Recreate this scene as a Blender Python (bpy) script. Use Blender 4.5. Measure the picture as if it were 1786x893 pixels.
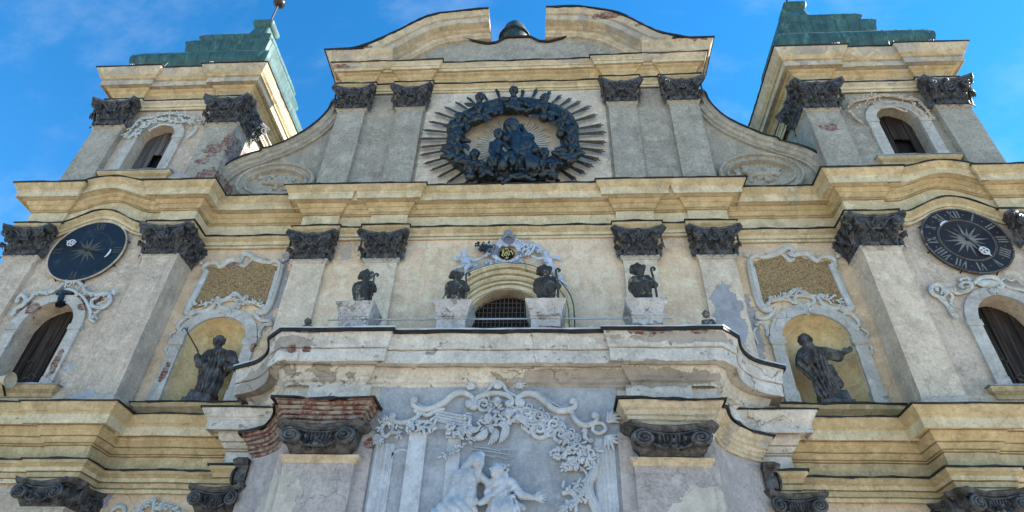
import bpy, math, random
import numpy as np
from mathutils import Matrix, Vector
random.seed(7); np.random.seed(7)
PI = math.pi
for o in list(bpy.data.objects): bpy.data.objects.remove(o)
S = bpy.context.scene; C = S.collection

# ---------------------------------------------------------------- camera, sky, sun, exposure
RT = (0.99812374, 0.05419273, 0.0284982); UP = (0.0108785, -0.61498725, 0.78846201); FW = (-0.06025494, 0.78667263, 0.61442291)
CAM = (1.28, -16.0, 1.6); FPX = 1100.0
cd = bpy.data.cameras.new('camera'); cam = bpy.data.objects.new('camera', cd); C.objects.link(cam)
cd.sensor_width = 36; cd.lens = FPX / 1786 * 36; cd.clip_start = 0.1; cd.clip_end = 3000
cam.matrix_world = Matrix(((RT[0], UP[0], -FW[0], CAM[0]), (RT[1], UP[1], -FW[1], CAM[1]), (RT[2], UP[2], -FW[2], CAM[2]), (0, 0, 0, 1)))
S.camera = cam
S.render.resolution_x = 1024; S.render.resolution_y = 512
SUN_EL = math.radians(36); SUN_AZ = math.atan2(1.0, 0.16)          # clockwise from +Y (into the facade)
w = bpy.data.worlds.new('World'); S.world = w; w.use_nodes = True
wn = w.node_tree.nodes; wl = w.node_tree.links
bg = wn['Background']; sky = wn.new('ShaderNodeTexSky'); sky.sky_type = 'NISHITA'
sky.sun_disc = False; sky.sun_elevation = SUN_EL; sky.sun_rotation = SUN_AZ
sky.altitude = 300; sky.air_density = 1.0; sky.dust_density = 0.0; sky.ozone_density = 3.0
hs = wn.new('ShaderNodeHueSaturation'); hs.inputs['Saturation'].default_value = 1.32; hs.inputs['Hue'].default_value = .495; wl.new(sky.outputs[0], hs.inputs['Color']); tc = wn.new('ShaderNodeTexCoord'); mp = wn.new('ShaderNodeMapping'); mp.inputs['Scale'].default_value = (1.2, 3.0, 2.2); mp.inputs['Rotation'].default_value = (.9, .4, 1.3); wl.new(tc.outputs['Generated'], mp.inputs[0])
cn = wn.new('ShaderNodeTexNoise'); cn.inputs['Scale'].default_value = 2.6; cn.inputs['Detail'].default_value = 8; cn.inputs['Roughness'].default_value = .62; wl.new(mp.outputs[0], cn.inputs['Vector'])   # thin high cloud
cr = wn.new('ShaderNodeMapRange'); cr.interpolation_type = 'SMOOTHSTEP'; cr.inputs[1].default_value = .48; cr.inputs[2].default_value = .80; cr.inputs[4].default_value = .24; wl.new(cn.outputs[0], cr.inputs[0])
cm = wn.new('ShaderNodeMix'); cm.data_type = 'RGBA'; cm.inputs[7].default_value = (3.0, 3.4, 3.9, 1); wl.new(cr.outputs[0], cm.inputs[0]); wl.new(hs.outputs[0], cm.inputs[6]); wl.new(cm.outputs[2], bg.inputs[0]); bg.inputs[1].default_value = 0.08
ld = bpy.data.lights.new('sun', 'SUN'); ld.energy = 4.0; ld.angle = math.radians(0.6); ld.color = (1, 0.93, 0.84)
sun = bpy.data.objects.new('sun', ld); C.objects.link(sun)
sd = Vector((math.sin(SUN_AZ) * math.cos(SUN_EL), math.cos(SUN_AZ) * math.cos(SUN_EL), math.sin(SUN_EL)))
sun.rotation_euler = sd.to_track_quat('Z', 'Y').to_euler(); sun.location = (40, -10, 60)
S.view_settings.view_transform = 'Standard'; S.view_settings.look = 'None'
S.view_settings.exposure = 2.08; S.view_settings.gamma = 1; S.view_settings.use_curve_mapping = False

def at(px, py, Y):
    """real point on the vertical plane at depth Y"""
    a, b = px - 893.0, py - 446.5
    d = [FW[i] * FPX + RT[i] * a - UP[i] * b for i in range(3)]
    t = (Y - CAM[1]) / d[1]
    return (CAM[0] + t * d[0], Y, CAM[2] + t * d[2])

# ---------------------------------------------------------------- helpers
def thing(name, label, cat, loc=(0, 0, 0), group=None, kind=None):
    o = bpy.data.objects.new(name, None); C.objects.link(o); o.location = loc; o.empty_display_size = .3
    o['label'] = label; o['category'] = cat
    if group: o['group'] = group
    if kind: o['kind'] = kind
    return o
def tag(o, label, cat, group=None):
    o['label'] = label; o['category'] = cat
    if group: o['group'] = group
    return o
def rootloc(o):
    v = Vector((0, 0, 0))
    while o: v += o.location; o = o.parent
    return v
class MB:
    def __init__(s): s.v = []; s.f = []
    def add(s, vs, fs):
        n = len(s.v); s.v += [tuple(p) for p in vs]; s.f += [tuple(i + n for i in f) for f in fs]; return s
    def box(s, x0, x1, y0, y1, z0, z1, tap=0):
        return s.add([(x0, y0, z0), (x1, y0, z0), (x1, y1, z0), (x0, y1, z0), (x0 - tap, y0 - tap, z1), (x1 + tap, y0 - tap, z1), (x1 + tap, y1, z1), (x0 - tap, y1, z1)],
              [(3, 2, 1, 0), (4, 5, 6, 7), (0, 1, 5, 4), (1, 2, 6, 5), (2, 3, 7, 6), (3, 0, 4, 7)])
    def quad(s, a, b, c, d): return s.add([a, b, c, d], [(0, 1, 2, 3)])
    def grid(s, rows, close=False):
        n = len(rows); m = len(rows[0]); fs = []
        for i in range(n - 1):
            for j in range(m if close else m - 1):
                k = (j + 1) % m; fs.append((i * m + j, i * m + k, (i + 1) * m + k, (i + 1) * m + j))
        return s.add([p for r in rows for p in r], fs)
    def tube(s, pts, rad, n=8, flat=1.0, cap=True):
        P = [Vector(p) for p in pts]; rows = []; m = len(P)
        R = rad if isinstance(rad, (list, tuple)) else [rad] * m
        for i, p in enumerate(P):
            t = (P[min(i + 1, m - 1)] - P[max(i - 1, 0)])
            if t.length < 1e-9: t = Vector((0, 0, 1))
            t.normalize()
            a = Vector((0, 1, 0)) - t * t.y
            if a.length < 1e-3: a = Vector((1, 0, 0)) - t * t.x
            a.normalize(); b = t.cross(a)
            rows.append([tuple(p + (b * math.cos(q) + a * (flat * math.sin(q))) * R[i]) for q in [2 * PI * k / n for k in range(n)]])
        s.grid(rows, close=True)
        if cap:
            k = len(s.v); s.f.append(tuple(range(k - n, k))); s.f.append(tuple(range(k - n * m, k - n * m + n))[::-1])
        return s
    def ball(s, c, rx, ry=None, rz=None, n=8, m=12):
        ry = rx if ry is None else ry; rz = rx if rz is None else rz
        return s.grid([[(c[0] + rx * math.sin(PI * i / n) * math.cos(2 * PI * j / m), c[1] + ry * math.sin(PI * i / n) * math.sin(2 * PI * j / m), c[2] + rz * math.cos(PI * i / n)) for j in range(m)] for i in range(n + 1)], close=True)
    def xf(s, M):
        s.v = [tuple(M @ Vector(p)) for p in s.v]; return s
    def build(s, name, mat, parent=None, smooth=False, solid=False):
        L = rootloc(parent) if parent else Vector((0, 0, 0))
        me = bpy.data.meshes.new(name); me.from_pydata([(p[0] - L.x, p[1] - L.y, p[2] - L.z) for p in s.v], [], s.f)
        me.materials.append(mat); me.validate(); me.update()
        if smooth: me.polygons.foreach_set('use_smooth', [True] * len(me.polygons))
        o = bpy.data.objects.new(name, me); C.objects.link(o)
        if parent: o.parent = parent
        if smooth:
            try: me.set_sharp_from_angle(angle=math.radians(50))
            except Exception: pass
        return o
def crom(P, n=6):
    """Catmull-Rom through points (tuples of any size)"""
    P = [np.array(p, float) for p in P]; out = []
    for i in range(len(P) - 1):
        p0 = P[max(i - 1, 0)]; p1 = P[i]; p2 = P[i + 1]; p3 = P[min(i + 2, len(P) - 1)]
        for k in range(n):
            t = k / n; out.append(.5 * ((2 * p1) + (-p0 + p2) * t + (2 * p0 - 5 * p1 + 4 * p2 - p3) * t * t + (-p0 + 3 * p1 - 3 * p2 + p3) * t ** 3))
    out.append(P[-1]); return [tuple(float(c) for c in q) for q in out]
def wob(x, y, z, a):
    return a * (math.sin(3.1 * x + 1.7 * z) + .7 * math.sin(7.3 * x + 2.1 * y + 4 * z) + .5 * math.sin(17.9 * x + 11 * y + 1.3) + .35 * math.sin(41.3 * x + 3 * z + 23 * y))
def sweep(mb, path, prof, zoff=None, amp=.010, seg=.3, closed_ends=True):
    """profile (out, z) carried along a plan path; outward is to the right of the walking direction"""
    pts = []
    for i in range(len(path) - 1):
        a = Vector(path[i]); b = Vector(path[i + 1]); n = max(1, int((b - a).length / seg))
        for k in range(n): pts.append((a.lerp(b, k / n), i, k == 0))
    pts.append((Vector(path[-1]), len(path) - 2, True))
    nor = []
    for i in range(len(path) - 1):
        d = (Vector(path[i + 1]) - Vector(path[i])).normalized(); nor.append(Vector((d.y, -d.x)))
    rows = []
    for p, i, corner in pts:
        n = nor[i]; s = 1
        if corner and 0 < i < len(nor) and p == Vector(path[i]):
            n2 = nor[i - 1]; m = (n + n2)
            if m.length > 1e-6:
                m.normalize(); s = 1 / max(.35, m.dot(n)); n = m
        row = []
        for j, (o, z) in enumerate(prof):
            zz = z + (zoff(p.x, z) if zoff else 0)
            q = p + n * (o * s)
            row.append((q.x + wob(p.x, p.y, z * 9, amp * .5), q.y + wob(p.x + 5, p.y, z * 9, amp * .6), zz + wob(p.x, p.y + j, z * .3, amp)))
        rows.append(row)
    mb.grid(rows)
    if closed_ends:
        k = len(mb.v); m = len(prof); n = len(rows)
        mb.f.append(tuple(range(k - m, k))); mb.f.append(tuple(range(k - n * m, k - n * m + m))[::-1])
    return mb
def quirk(P, d=.045, g=.024):
    out = [P[0]]
    for i in range(1, len(P) - 1):
        (a, z), (b, z2) = P[i], P[i + 1]; pz = P[i - 1][1]
        if b - a > .024 and abs(z2 - z) < .02 and z - pz > .04 and abs(P[i - 1][0] - a) < .03 and a > .02: out += [(a, z - g), (a - d, z - g + .002), (a - d, z)]
        else: out.append((a, z))
    return out + [P[-1]]
def sweepxz(mb, curve, prof, Y, amp=.008, ends=True):
    """profile (down, out) carried along a curve in the facade plane (x,z); down = right-hand normal"""
    rows = []; n = len(curve)
    for i, (x, z) in enumerate(curve):
        a = curve[max(i - 1, 0)]; b = curve[min(i + 1, n - 1)]
        dx, dz = b[0] - a[0], b[1] - a[1]; L = math.hypot(dx, dz) or 1; dx /= L; dz /= L
        nx, nz = dz, -dx
        rows.append([(x + nx * d + wob(x, j, z, amp * .5), Y - o + wob(x, z, j, amp * .5), z + nz * d + wob(x, z, j * .2, amp)) for j, (d, o) in enumerate(prof)])
    mb.grid(rows)
    if ends:
        k = len(mb.v); m = len(prof)
        mb.f.append(tuple(range(k - m, k))); mb.f.append(tuple(range(k - n * m, k - n * m + m))[::-1])
    return mb
def archpts(xc, hw, zs, rise, n=20):
    return [(xc - hw * math.cos(PI * k / n), zs + rise * math.sin(PI * k / n)) for k in range(n + 1)]
def panel(mb, x0, x1, z0, z1, Y, op=None, depth=0):
    if not op: return mb.quad((x0, Y, z0), (x1, Y, z0), (x1, Y, z1), (x0, Y, z1))
    xc, hw, zb, zs, rise = op; A = archpts(xc, hw, zs, rise)
    mb.quad((x0, Y, z0), (xc - hw, Y, z0), (xc - hw, Y, z1), (x0, Y, z1)); mb.quad((xc + hw, Y, z0), (x1, Y, z0), (x1, Y, z1), (xc + hw, Y, z1))
    mb.quad((xc - hw, Y, z0), (xc + hw, Y, z0), (xc + hw, Y, zb), (xc - hw, Y, zb))
    for (xa, za), (xb, zb2) in zip(A, A[1:]): mb.quad((xa, Y, za), (xb, Y, zb2), (xb, Y, z1), (xa, Y, z1))
    if depth:
        out = [(xc - hw, zb)] + A + [(xc + hw, zb), (xc - hw, zb)]
        mb.grid([[(x, Y, z) for x, z in out], [(x, Y + depth, z) for x, z in out]])
    return mb
def archband(mb, xc, hi, ho, zb, zs, ri, ro, Y, t, amp=.004):
    a = [(xc - hi, zb)] + archpts(xc, hi, zs, ri) + [(xc + hi, zb)]; b = [(xc - ho, zb)] + archpts(xc, ho, zs, ro) + [(xc + ho, zb)]
    rows = []
    for (x, z), (X, Z) in zip(a, b):
        j = wob(x, 0, z, amp); rows.append([(x + j, Y + .02, z), (x + j, Y - t, z + j), (X + j, Y - t, Z + j), (X + j, Y + .02, Z)])
    mb.grid(rows); k = len(mb.v); mb.f.append((k - 4, k - 3, k - 2, k - 1)); mb.f.append((k - 4 * len(rows) + 3, k - 4 * len(rows) + 2, k - 4 * len(rows) + 1, k - 4 * len(rows)))
    return mb
def archfill(mb, xc, hw, zb, zs, rise, Y, t=.04):
    o = [(xc - hw, zb)] + archpts(xc, hw, zs, rise) + [(xc + hw, zb)]; n = len(o)
    return mb.add([(x, Y, z) for x, z in o] + [(x, Y + t, z) for x, z in o], [tuple(range(n))[::-1], tuple(range(n, 2 * n))] + [(i, (i + 1) % n, n + (i + 1) % n, n + i) for i in range(n)])

# ---------------------------------------------------------------- materials
class NT:
    def __init__(s, name):
        s.m = bpy.data.materials.new(name); s.m.use_nodes = True; s.t = s.m.node_tree; s.b = s.t.nodes['Principled BSDF']
        g = s.t.nodes.new('ShaderNodeNewGeometry'); s.pos = g.outputs['Position']
    def n(s, k, **kw):
        o = s.t.nodes.new(k)
        for a, b in kw.items(): setattr(o, a, b)
        return o
    def put(s, inp, v):
        if isinstance(v, bpy.types.NodeSocket): s.t.links.new(v, inp)
        elif isinstance(v, (tuple, list)) and len(v) == 3 and inp.type == 'RGBA': inp.default_value = (*v, 1)
        else: inp.default_value = v
    def math(s, op, a, b=0, c=None, clamp=False):
        o = s.n('ShaderNodeMath', operation=op, use_clamp=clamp); s.put(o.inputs[0], a); s.put(o.inputs[1], b)
        if c is not None: s.put(o.inputs[2], c)
        return o.outputs[0]
    def vec(s, scale=(1, 1, 1), loc=(0, 0, 0), src=None):
        o = s.n('ShaderNodeMapping'); s.t.links.new(src or s.pos, o.inputs[0]); o.inputs['Scale'].default_value = scale; o.inputs['Location'].default_value = loc
        return o.outputs[0]
    def noise(s, sc, det=4, rough=.6, v=None, dist=0):
        o = s.n('ShaderNodeTexNoise'); s.t.links.new(v if v is not None else s.pos, o.inputs['Vector']); o.inputs['Scale'].default_value = sc
        o.inputs['Detail'].default_value = det; o.inputs['Roughness'].default_value = rough; o.inputs['Distortion'].default_value = dist
        return o.outputs[0]
    def ramp(s, v, a, b):
        o = s.n('ShaderNodeMapRange'); o.interpolation_type = 'SMOOTHSTEP'; s.put(o.inputs[0], v); o.inputs[1].default_value = a; o.inputs[2].default_value = b
        return o.outputs[0]
    def mix(s, f, a, b, mode='MIX'):
        o = s.n('ShaderNodeMix', data_type='RGBA', blend_type=mode); s.put(o.inputs[0], f); s.put(o.inputs[6], a); s.put(o.inputs[7], b)
        return o.outputs[2]
    def spot(s, spots, jag=.35, fq=2.2):
        """union of rough patches: (x, y, z, rx, rz)"""
        nz = s.math('SUBTRACT', s.noise(fq, 5, .65), .5); res = None
        for (x, y, z, rx, rz) in spots:
            v = s.vec((1 / rx, .25, 1 / rz), (-x / rx, -y * .25, -z / rz))
            l = s.n('ShaderNodeVectorMath', operation='LENGTH'); s.t.links.new(v, l.inputs[0])
            d = s.math('SUBTRACT', 1.0, s.math('ADD', l.outputs['Value'], s.math('MULTIPLY', nz, jag * 6)))
            res = d if res is None else s.math('MAXIMUM', res, d)
        return s.ramp(res, 0, .03)
    def bump(s, h, dist, strength=1, prev=None):
        o = s.n('ShaderNodeBump'); s.put(o.inputs['Height'], h); o.inputs['Distance'].default_value = dist; o.inputs['Strength'].default_value = strength
        if prev: s.t.links.new(prev, o.inputs['Normal'])
        return o.outputs[0]
    def done(s, col, rough=.9, nor=None, metal=0, spec=.25):
        s.put(s.b.inputs['Base Color'], col); s.put(s.b.inputs['Roughness'], rough); s.put(s.b.inputs['Metallic'], metal); s.b.inputs['Specular IOR Level'].default_value = spec
        if nor: s.t.links.new(nor, s.b.inputs['Normal'])
        return s.m
def brickcol(N, sc=1.0):
    sp = N.n('ShaderNodeSeparateXYZ'); N.t.links.new(N.pos, sp.inputs[0])
    cb = N.n('ShaderNodeCombineXYZ'); N.t.links.new(N.math('ADD', sp.outputs[0], N.math('MULTIPLY', sp.outputs[1], 1.0)), cb.inputs[0])
    N.t.links.new(N.math('ADD', sp.outputs[2], N.math('MULTIPLY', N.noise(1.5), .05)), cb.inputs[1])
    b = N.n('ShaderNodeTexBrick'); N.t.links.new(cb.outputs[0], b.inputs['Vector'])
    b.inputs['Color1'].default_value = (.23, .085, .06, 1); b.inputs['Color2'].default_value = (.17, .055, .04, 1); b.inputs['Mortar'].default_value = (.36, .31, .25, 1)
    b.inputs['Scale'].default_value = sc; b.inputs['Brick Width'].default_value = .27; b.inputs['Row Height'].default_value = .095; b.inputs['Mortar Size'].default_value = .013
    b.inputs['Mortar Smooth'].default_value = .3
    c = N.mix(N.ramp(N.noise(6, 4), .42, .62), b.outputs[0], (.40, .34, .29)); return N.mix(N.math('MULTIPLY', N.noise(25), .5), c, (.06, .04, .035), 'MIX'), b.outputs[1]
def plaster(name, A, B, rough=.5, stain=.4, patch=None, patchamt=.0, spots=None, crack=.3, bricks=None, gran=.5, streak=.35, chips=0.0, stainc=(.12, .10, .075)):
    """lime plaster: two base tones, wash marks, drip streaks, repairs, cracks, bare brick where it fell off"""
    N = NT(name)
    c = N.mix(N.ramp(N.noise(.55, 5, .62), .36, .64), A, B)
    c = N.mix(N.math('MULTIPLY', N.ramp(N.noise(1.9, 6, .7, dist=.6), .45, .68), .6), c, tuple(x * .68 for x in B))
    c = N.mix(N.math('MULTIPLY', N.ramp(N.noise(2.6, 6, .7, v=N.vec((1, 1, 1), (7, 3, 1))), .48, .66), .55), c, tuple(min(.8, x * 1.25 + .04) for x in A))
    st = N.ramp(N.noise(1.0, 5, .7, v=N.vec((3.2, 3.2, .28))), .5, .78)
    c = N.mix(N.math('MULTIPLY', st, streak), c, stainc)
    c = N.mix(N.math('MULTIPLY', N.ramp(N.noise(.9, 6, .75, v=N.vec((1, 1, 1.4), (31, 5, 9))), .54, .72), stain), c, stainc)
    c = N.mix(N.math('MULTIPLY', N.ramp(N.noise(9, 5, .75), .5, .72), .35), c, tuple(x * .6 for x in B)); gr = N.noise(15, 5, .8); c = N.mix(N.math('MULTIPLY', N.ramp(gr, .50, .70), gran * 1.15), c, tuple(x * .42 for x in B)); c = N.mix(N.math('MULTIPLY', N.ramp(gr, .50, .34), .35), c, tuple(min(.85, x * 1.3) for x in A))
    hgt = N.math('MULTIPLY', gr, rough * .5); nb = None
    dr = N.ramp(N.noise(1.0, 6, .75, v=N.vec((5.5, 5.5, .16), (3, 8, 2))), .55, .70); c = N.mix(N.math('MULTIPLY', N.math('MULTIPLY', dr, N.ramp(N.noise(.7, 3), .42, .6)), streak * .9), c, tuple(x * .5 for x in B))
    if patch and (patchamt or spots):
        m = N.ramp(N.noise(.62, 5, .62, v=N.vec((1, 1, .8), (13, 2, 17))), 1 - patchamt, 1.005 - patchamt) if patchamt else None
        if spots:
            m2 = N.spot(spots); m = m2 if m is None else N.math('MAXIMUM', m, m2)
        pc = N.mix(N.ramp(N.noise(1.7, 6, .7), .4, .65), patch, tuple(x * .72 for x in patch))
        pc = N.mix(N.math('MULTIPLY', N.ramp(N.noise(45, 3, .7), .45, .7), .45), pc, tuple(x * .45 for x in patch))
        c = N.mix(m, c, pc); hgt = N.math('SUBTRACT', hgt, N.math('MULTIPLY', m, .6))
    if chips:
        m = N.ramp(N.noise(3.1, 7, .72, v=N.vec((1, 1, 1.3), (3, 44, 8))), 1 - chips, 1.02 - chips)
        c = N.mix(m, c, (.30, .26, .21)); hgt = N.math('SUBTRACT', hgt, N.math('MULTIPLY', m, .7))
    if bricks:
        m = N.spot(bricks, .4, 3.0); bc, bf = brickcol(N); c = N.mix(m, c, bc)
        hgt = N.math('SUBTRACT', hgt, N.math('MULTIPLY', m, N.math('ADD', .6, N.math('MULTIPLY', bf, .5))))
    if crack:
        vo = N.n('ShaderNodeTexVoronoi', feature='DISTANCE_TO_EDGE'); vo.inputs['Scale'].default_value = .75
        dv = N.n('ShaderNodeVectorMath', operation='ADD'); N.t.links.new(N.pos, dv.inputs[0])
        nn = N.n('ShaderNodeTexNoise'); nn.inputs['Scale'].default_value = 1.6; nn.inputs['Detail'].default_value = 6; N.t.links.new(N.pos, nn.inputs['Vector']); N.t.links.new(nn.outputs['Color'], dv.inputs[1]); N.t.links.new(dv.outputs[0], vo.inputs['Vector'])
        m = N.math('MULTIPLY', N.math('SUBTRACT', 1, N.ramp(vo.outputs[0], .0, .008)), N.ramp(N.noise(.5, 2, .5, v=N.vec((1, 1, 1), (9, 9, 4))), .47, .6))
        c = N.mix(N.math('MULTIPLY', m, crack), c, (.05, .04, .035)); hgt = N.math('SUBTRACT', hgt, N.math('MULTIPLY', m, .6 * min(1, crack * 1.5)))
    nb = N.bump(N.noise(3.2, 5, .6), .05, .55); nb = N.bump(hgt, .035, 1, nb)
    return N.done(c, .93, nb)
def stone(name, A, B, C2=None, sc=3, bump=.04, rough=.8, metal=0, spec=.3, streak=0, sc2=None):
    N = NT(name); c = N.mix(N.ramp(N.noise(sc, 6, .68), .38, .66), A, B)
    if C2: c = N.mix(N.ramp(N.noise(sc * 1.7, 5, .7, v=N.vec((1, 1, .5 if streak else 1), (5, 8, 2))), .54, .7), c, C2)
    c = N.mix(N.math('MULTIPLY', N.ramp(N.noise(40, 2, .6), .5, .75), .4), c, tuple(x * .5 for x in A))
    if streak: c = N.mix(N.math('MULTIPLY', N.ramp(N.noise(1, 5, .7, v=N.vec((6, 6, .35))), .45, .7), streak), c, tuple(x * .25 for x in A))
    nb = N.bump(N.noise(sc * 4, 5, .65), bump, .7)
    return N.done(c, rough, nb, metal, spec)
M = {}
YA, YB = (.53, .42, .25), (.42, .325, .18)
GREY = (.38, .375, .39)
M['wall'] = plaster('wall_plaster', (.69, .52, .36), (.57, .425, .28), patch=GREY, patchamt=.34, gran=.4, stain=.3,
    spots=[(6.5, -.5, 12.1, .5, 1.1), (-6.9, -.2, 12.6, .35, 1.8), (7.0, 0, 11.3, .35, 1.2), (-7.4, 0, 12.8, .22, 1.5)])
M['wallc'] = plaster('centre_plaster', (.76, .575, .41), (.66, .49, .33), patch=(.56, .49, .42), patchamt=.36, gran=.35, stain=.22, streak=.25, crack=.12)
M['shaft'] = plaster('shaft_plaster', (.66, .54, .41), (.55, .45, .335), patch=GREY, patchamt=.30, gran=.4, stain=.25, streak=.25, crack=.22,
    spots=[(6.35, -.5, 11.3, .42, 1.3), (-11.0, -.85, 10.8, .33, 1.6)])
M['ochre'] = plaster('ochre_moulding', YA, YB, patch=(.50, .46, .38), patchamt=.30, gran=.3, stain=.3, streak=.3, crack=.08, chips=.30)
M['cream'] = plaster('cream_moulding', (.62, .53, .36), (.52, .42, .25), patch=(.50, .455, .37), patchamt=.34, gran=.35, stain=.35, streak=.3, crack=.08, chips=.33)
M['ground_r'] = plaster('relief_background', (.33, .355, .385), (.28, .30, .325), gran=.3, stain=.25, streak=.3, crack=.0, stainc=(.2, .2, .195))  # darker than the figures' stucco: shade of the hollows put into the colour
M['ochre2'] = plaster('pale_moulding', (.54, .46, .335), (.44, .365, .25), patch=(.45, .40, .33), patchamt=.42, gran=.35, stain=.45, streak=.45, crack=.2, chips=.34,
    bricks=[(-7.2, -.9, 23.1, .5, .2), (-6.3, -.9, 22.7, 1.0, .14), (-6.6, -1, 24.3, .6, .2), (5.9, -1, 25.2, .9, .22), (4.2, -1, 26.1, 1.1, .2), (7.2, -1, 24.1, .8, .25)])
M['rough'] = plaster('roughcast', (.38, .35, .285), (.30, .275, .225), rough=1.2, gran=.75, stain=.35, streak=.3, crack=.2, stainc=(.14, .13, .10),
    bricks=[(-10.95, -.8, 18.5, .3, .3), (-10.5, -.2, 19.0, .25, .6), (-11.2, -.8, 17.9, .25, .14), (11.1, -.8, 19.0, .3, .18), (-10.6, -.2, 17.0, .6, .5)])
M['tower'] = plaster('tower_plaster', (.57, .475, .375), (.475, .395, .31), rough=.9, gran=.6, stain=.4, streak=.4, patch=(.44, .43, .42), patchamt=.35, crack=.3,
    bricks=[(-12.7, -.7, 12.05, .35, .2), (-14.6, -.7, 11.7, .22, .25), (-9.9, 0, 10.3, .12, .55), (-9.75, 0, 11.2, .2, .18), (-7.55, 0, 10.6, .14, .3)])
M['frame'] = plaster('frame_plaster', (.46, .44, .40), (.41, .39, .35), gran=.35, stain=.3, streak=.3, crack=.5, patch=(.40, .37, .32), patchamt=.36,
    bricks=[(-12.75, -.7, 9.9, .1, .5), (-9.9, -.1, 9.9, .10, .3), (-7.5, -.1, 10.7, .10, .12), (-14.4, -.7, 11.7, .2, .2), (-12.8, -.7, 11.75, .2, .14)])
M['white'] = plaster('white_plaster', (.56, .53, .475), (.47, .44, .39), patch=(.36, .325, .285), patchamt=.36, gran=.45, stain=.4, streak=.3, crack=.6, chips=.38,
    spots=[(2.6, -2.6, 8.45, 2.6, .22), (4.4, -3, 9.25, 1.4, .14), (-4.9, -3, 9.15, .5, .2), (-6.3, -1.6, 8.9, .7, .4)],
    bricks=[(-4.95, -3, 9.02, .13, .12), (-4.55, -3, 8.98, .12, .07), (-4.6, -3, 9.42, .3, .06), (3.6, -3, 9.38, .5, .07), (4.75, -3, 9.38, .22, .06)])
M['portshaft'] = plaster('portico_shaft', (.42, .385, .37), (.37, .335, .32), rough=1.2, gran=.6, stain=.2, streak=.15, patch=(.55, .51, .44), patchamt=.33, crack=.25,
    spots=[(-4.9, -2.2, 5.6, .8, .7), (4.3, -2.5, 5.4, .7, .6)], bricks=[(-2.8, -2.4, 6.9, .12, .12)])
M['relief'] = plaster('relief_stucco', (.47, .50, .53), (.38, .405, .435), gran=.2, stain=.18, streak=.15, crack=.0, stainc=(.24, .24, .23))
M['cartstuc'] = plaster('blue_stucco', (.50, .56, .66), (.42, .48, .58), gran=.15, stain=.25, streak=.2, crack=0, stainc=(.08, .09, .12), patch=(.22, .25, .31), spots=[(-.02, -.6, 14.45, .30, .35), (-.02, -.6, 13.75, .45, .16), (-.5, -.5, 13.9, .2, .2)])
M['stucco'] = plaster('stucco', (.52, .53, .50), (.46, .47, .44), gran=.25, stain=.35, streak=.2, crack=0, stainc=(.18, .18, .16))
M['niche'] = plaster('niche_plaster', (.72, .57, .34), (.62, .47, .25), gran=.3, stain=.3, streak=.4, crack=.4, patch=(.42, .38, .30), patchamt=.2)
N = NT('bare_brick'); bc, bf = brickcol(N); bc = N.mix(N.ramp(N.noise(1.1, 5, .7), .56, .66), bc, (.42, .37, .31)); M['brick'] = N.done(N.mix(N.math('MULTIPLY', N.ramp(N.noise(2.3, 5, .7), .45, .62), .3), bc, (.36, .30, .26)), .95, N.bump(N.math('ADD', N.math('MULTIPLY', bf, -.6), N.noise(9)), .04, .9))
M['pebble'] = None
N = NT('gravel_panel'); vo = N.n('ShaderNodeTexVoronoi'); N.t.links.new(N.pos, vo.inputs['Vector']); vo.inputs['Scale'].default_value = 24
c = N.mix(N.ramp(vo.outputs[0], .1, .62), (.46, .31, .16), (.16, .10, .05)); sx = N.n('ShaderNodeSeparateColor'); N.t.links.new(vo.outputs['Color'], sx.inputs[0]); c = N.mix(N.math('MULTIPLY', sx.outputs[0], .55), c, (.62, .45, .23))
M['pebble'] = N.done(c, .9, N.bump(N.math('SUBTRACT', 1, vo.outputs[0]), .05, 1))
M['dark'] = stone('dark_stone', (.026, .026, .029), (.12, .117, .115), (.010, .010, .012), sc=5, bump=.06, rough=.55, spec=.5)  # lighter grey tone paints highlights into the dark stone
M['saint'] = stone('dark_carved_stone', (.036, .034, .033), (.14, .132, .125), (.09, .06, .038), sc=4, bump=.05, rough=.7)
M['oldstone'] = stone('weathered_stone', (.12, .115, .105), (.035, .035, .034), (.38, .36, .29), sc=2.6, bump=.03, rough=.9)
M['bronze'] = stone('patinated_bronze', (.006, .009, .014), (.020, .029, .038), (.05, .095, .105), sc=3.2, bump=.03, rough=.36, metal=.15, spec=.6)  # lighter teal mottling puts lit highlights into the bronze colour
M['copper'] = stone('copper_patina', (.045, .12, .11), (.026, .07, .07), (.10, .21, .185), sc=1.3, bump=.012, rough=.55, spec=.35, streak=.55)
M['seam'] = stone('copper_seam', (.02, .045, .042), (.035, .07, .065), sc=3, bump=.004, rough=.6)
M['oldcopper'] = stone('dark_copper', (.018, .032, .032), (.035, .065, .06), (.07, .12, .11), sc=2.5, bump=.01, rough=.5, streak=.5)
M['flash'] = stone('tar_flashing', (.010, .009, .009), (.025, .022, .02), sc=6, bump=.02, rough=.6)
M['zinc'] = stone('zinc_edge', (.20, .22, .24), (.34, .36, .38), (.06, .06, .065), sc=1.5, bump=.005, rough=.45, metal=.25, spec=.5)
M['rail'] = stone('pale_metal', (.50, .51, .52), (.38, .40, .42), sc=2, bump=.004, rough=.5)
M['iron'] = stone('iron', (.03, .028, .027), (.06, .045, .035), sc=8, bump=.01, rough=.6, metal=.3)
M['ball'] = stone('ball_metal', (.035, .03, .03), (.06, .05, .045), sc=3, bump=.005, rough=.35, metal=.5)
N = NT('old_boards'); sp = N.n('ShaderNodeSeparateXYZ'); N.t.links.new(N.pos, sp.inputs[0])
c = N.mix(N.ramp(N.noise(1, 5, .7, v=N.vec((14, 14, .5))), .35, .7), (.010, .008, .007), (.065, .05, .042)); c = N.mix(N.ramp(N.noise(1.2, 4), .5, .7), c, (.022, .011, .008))
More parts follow.
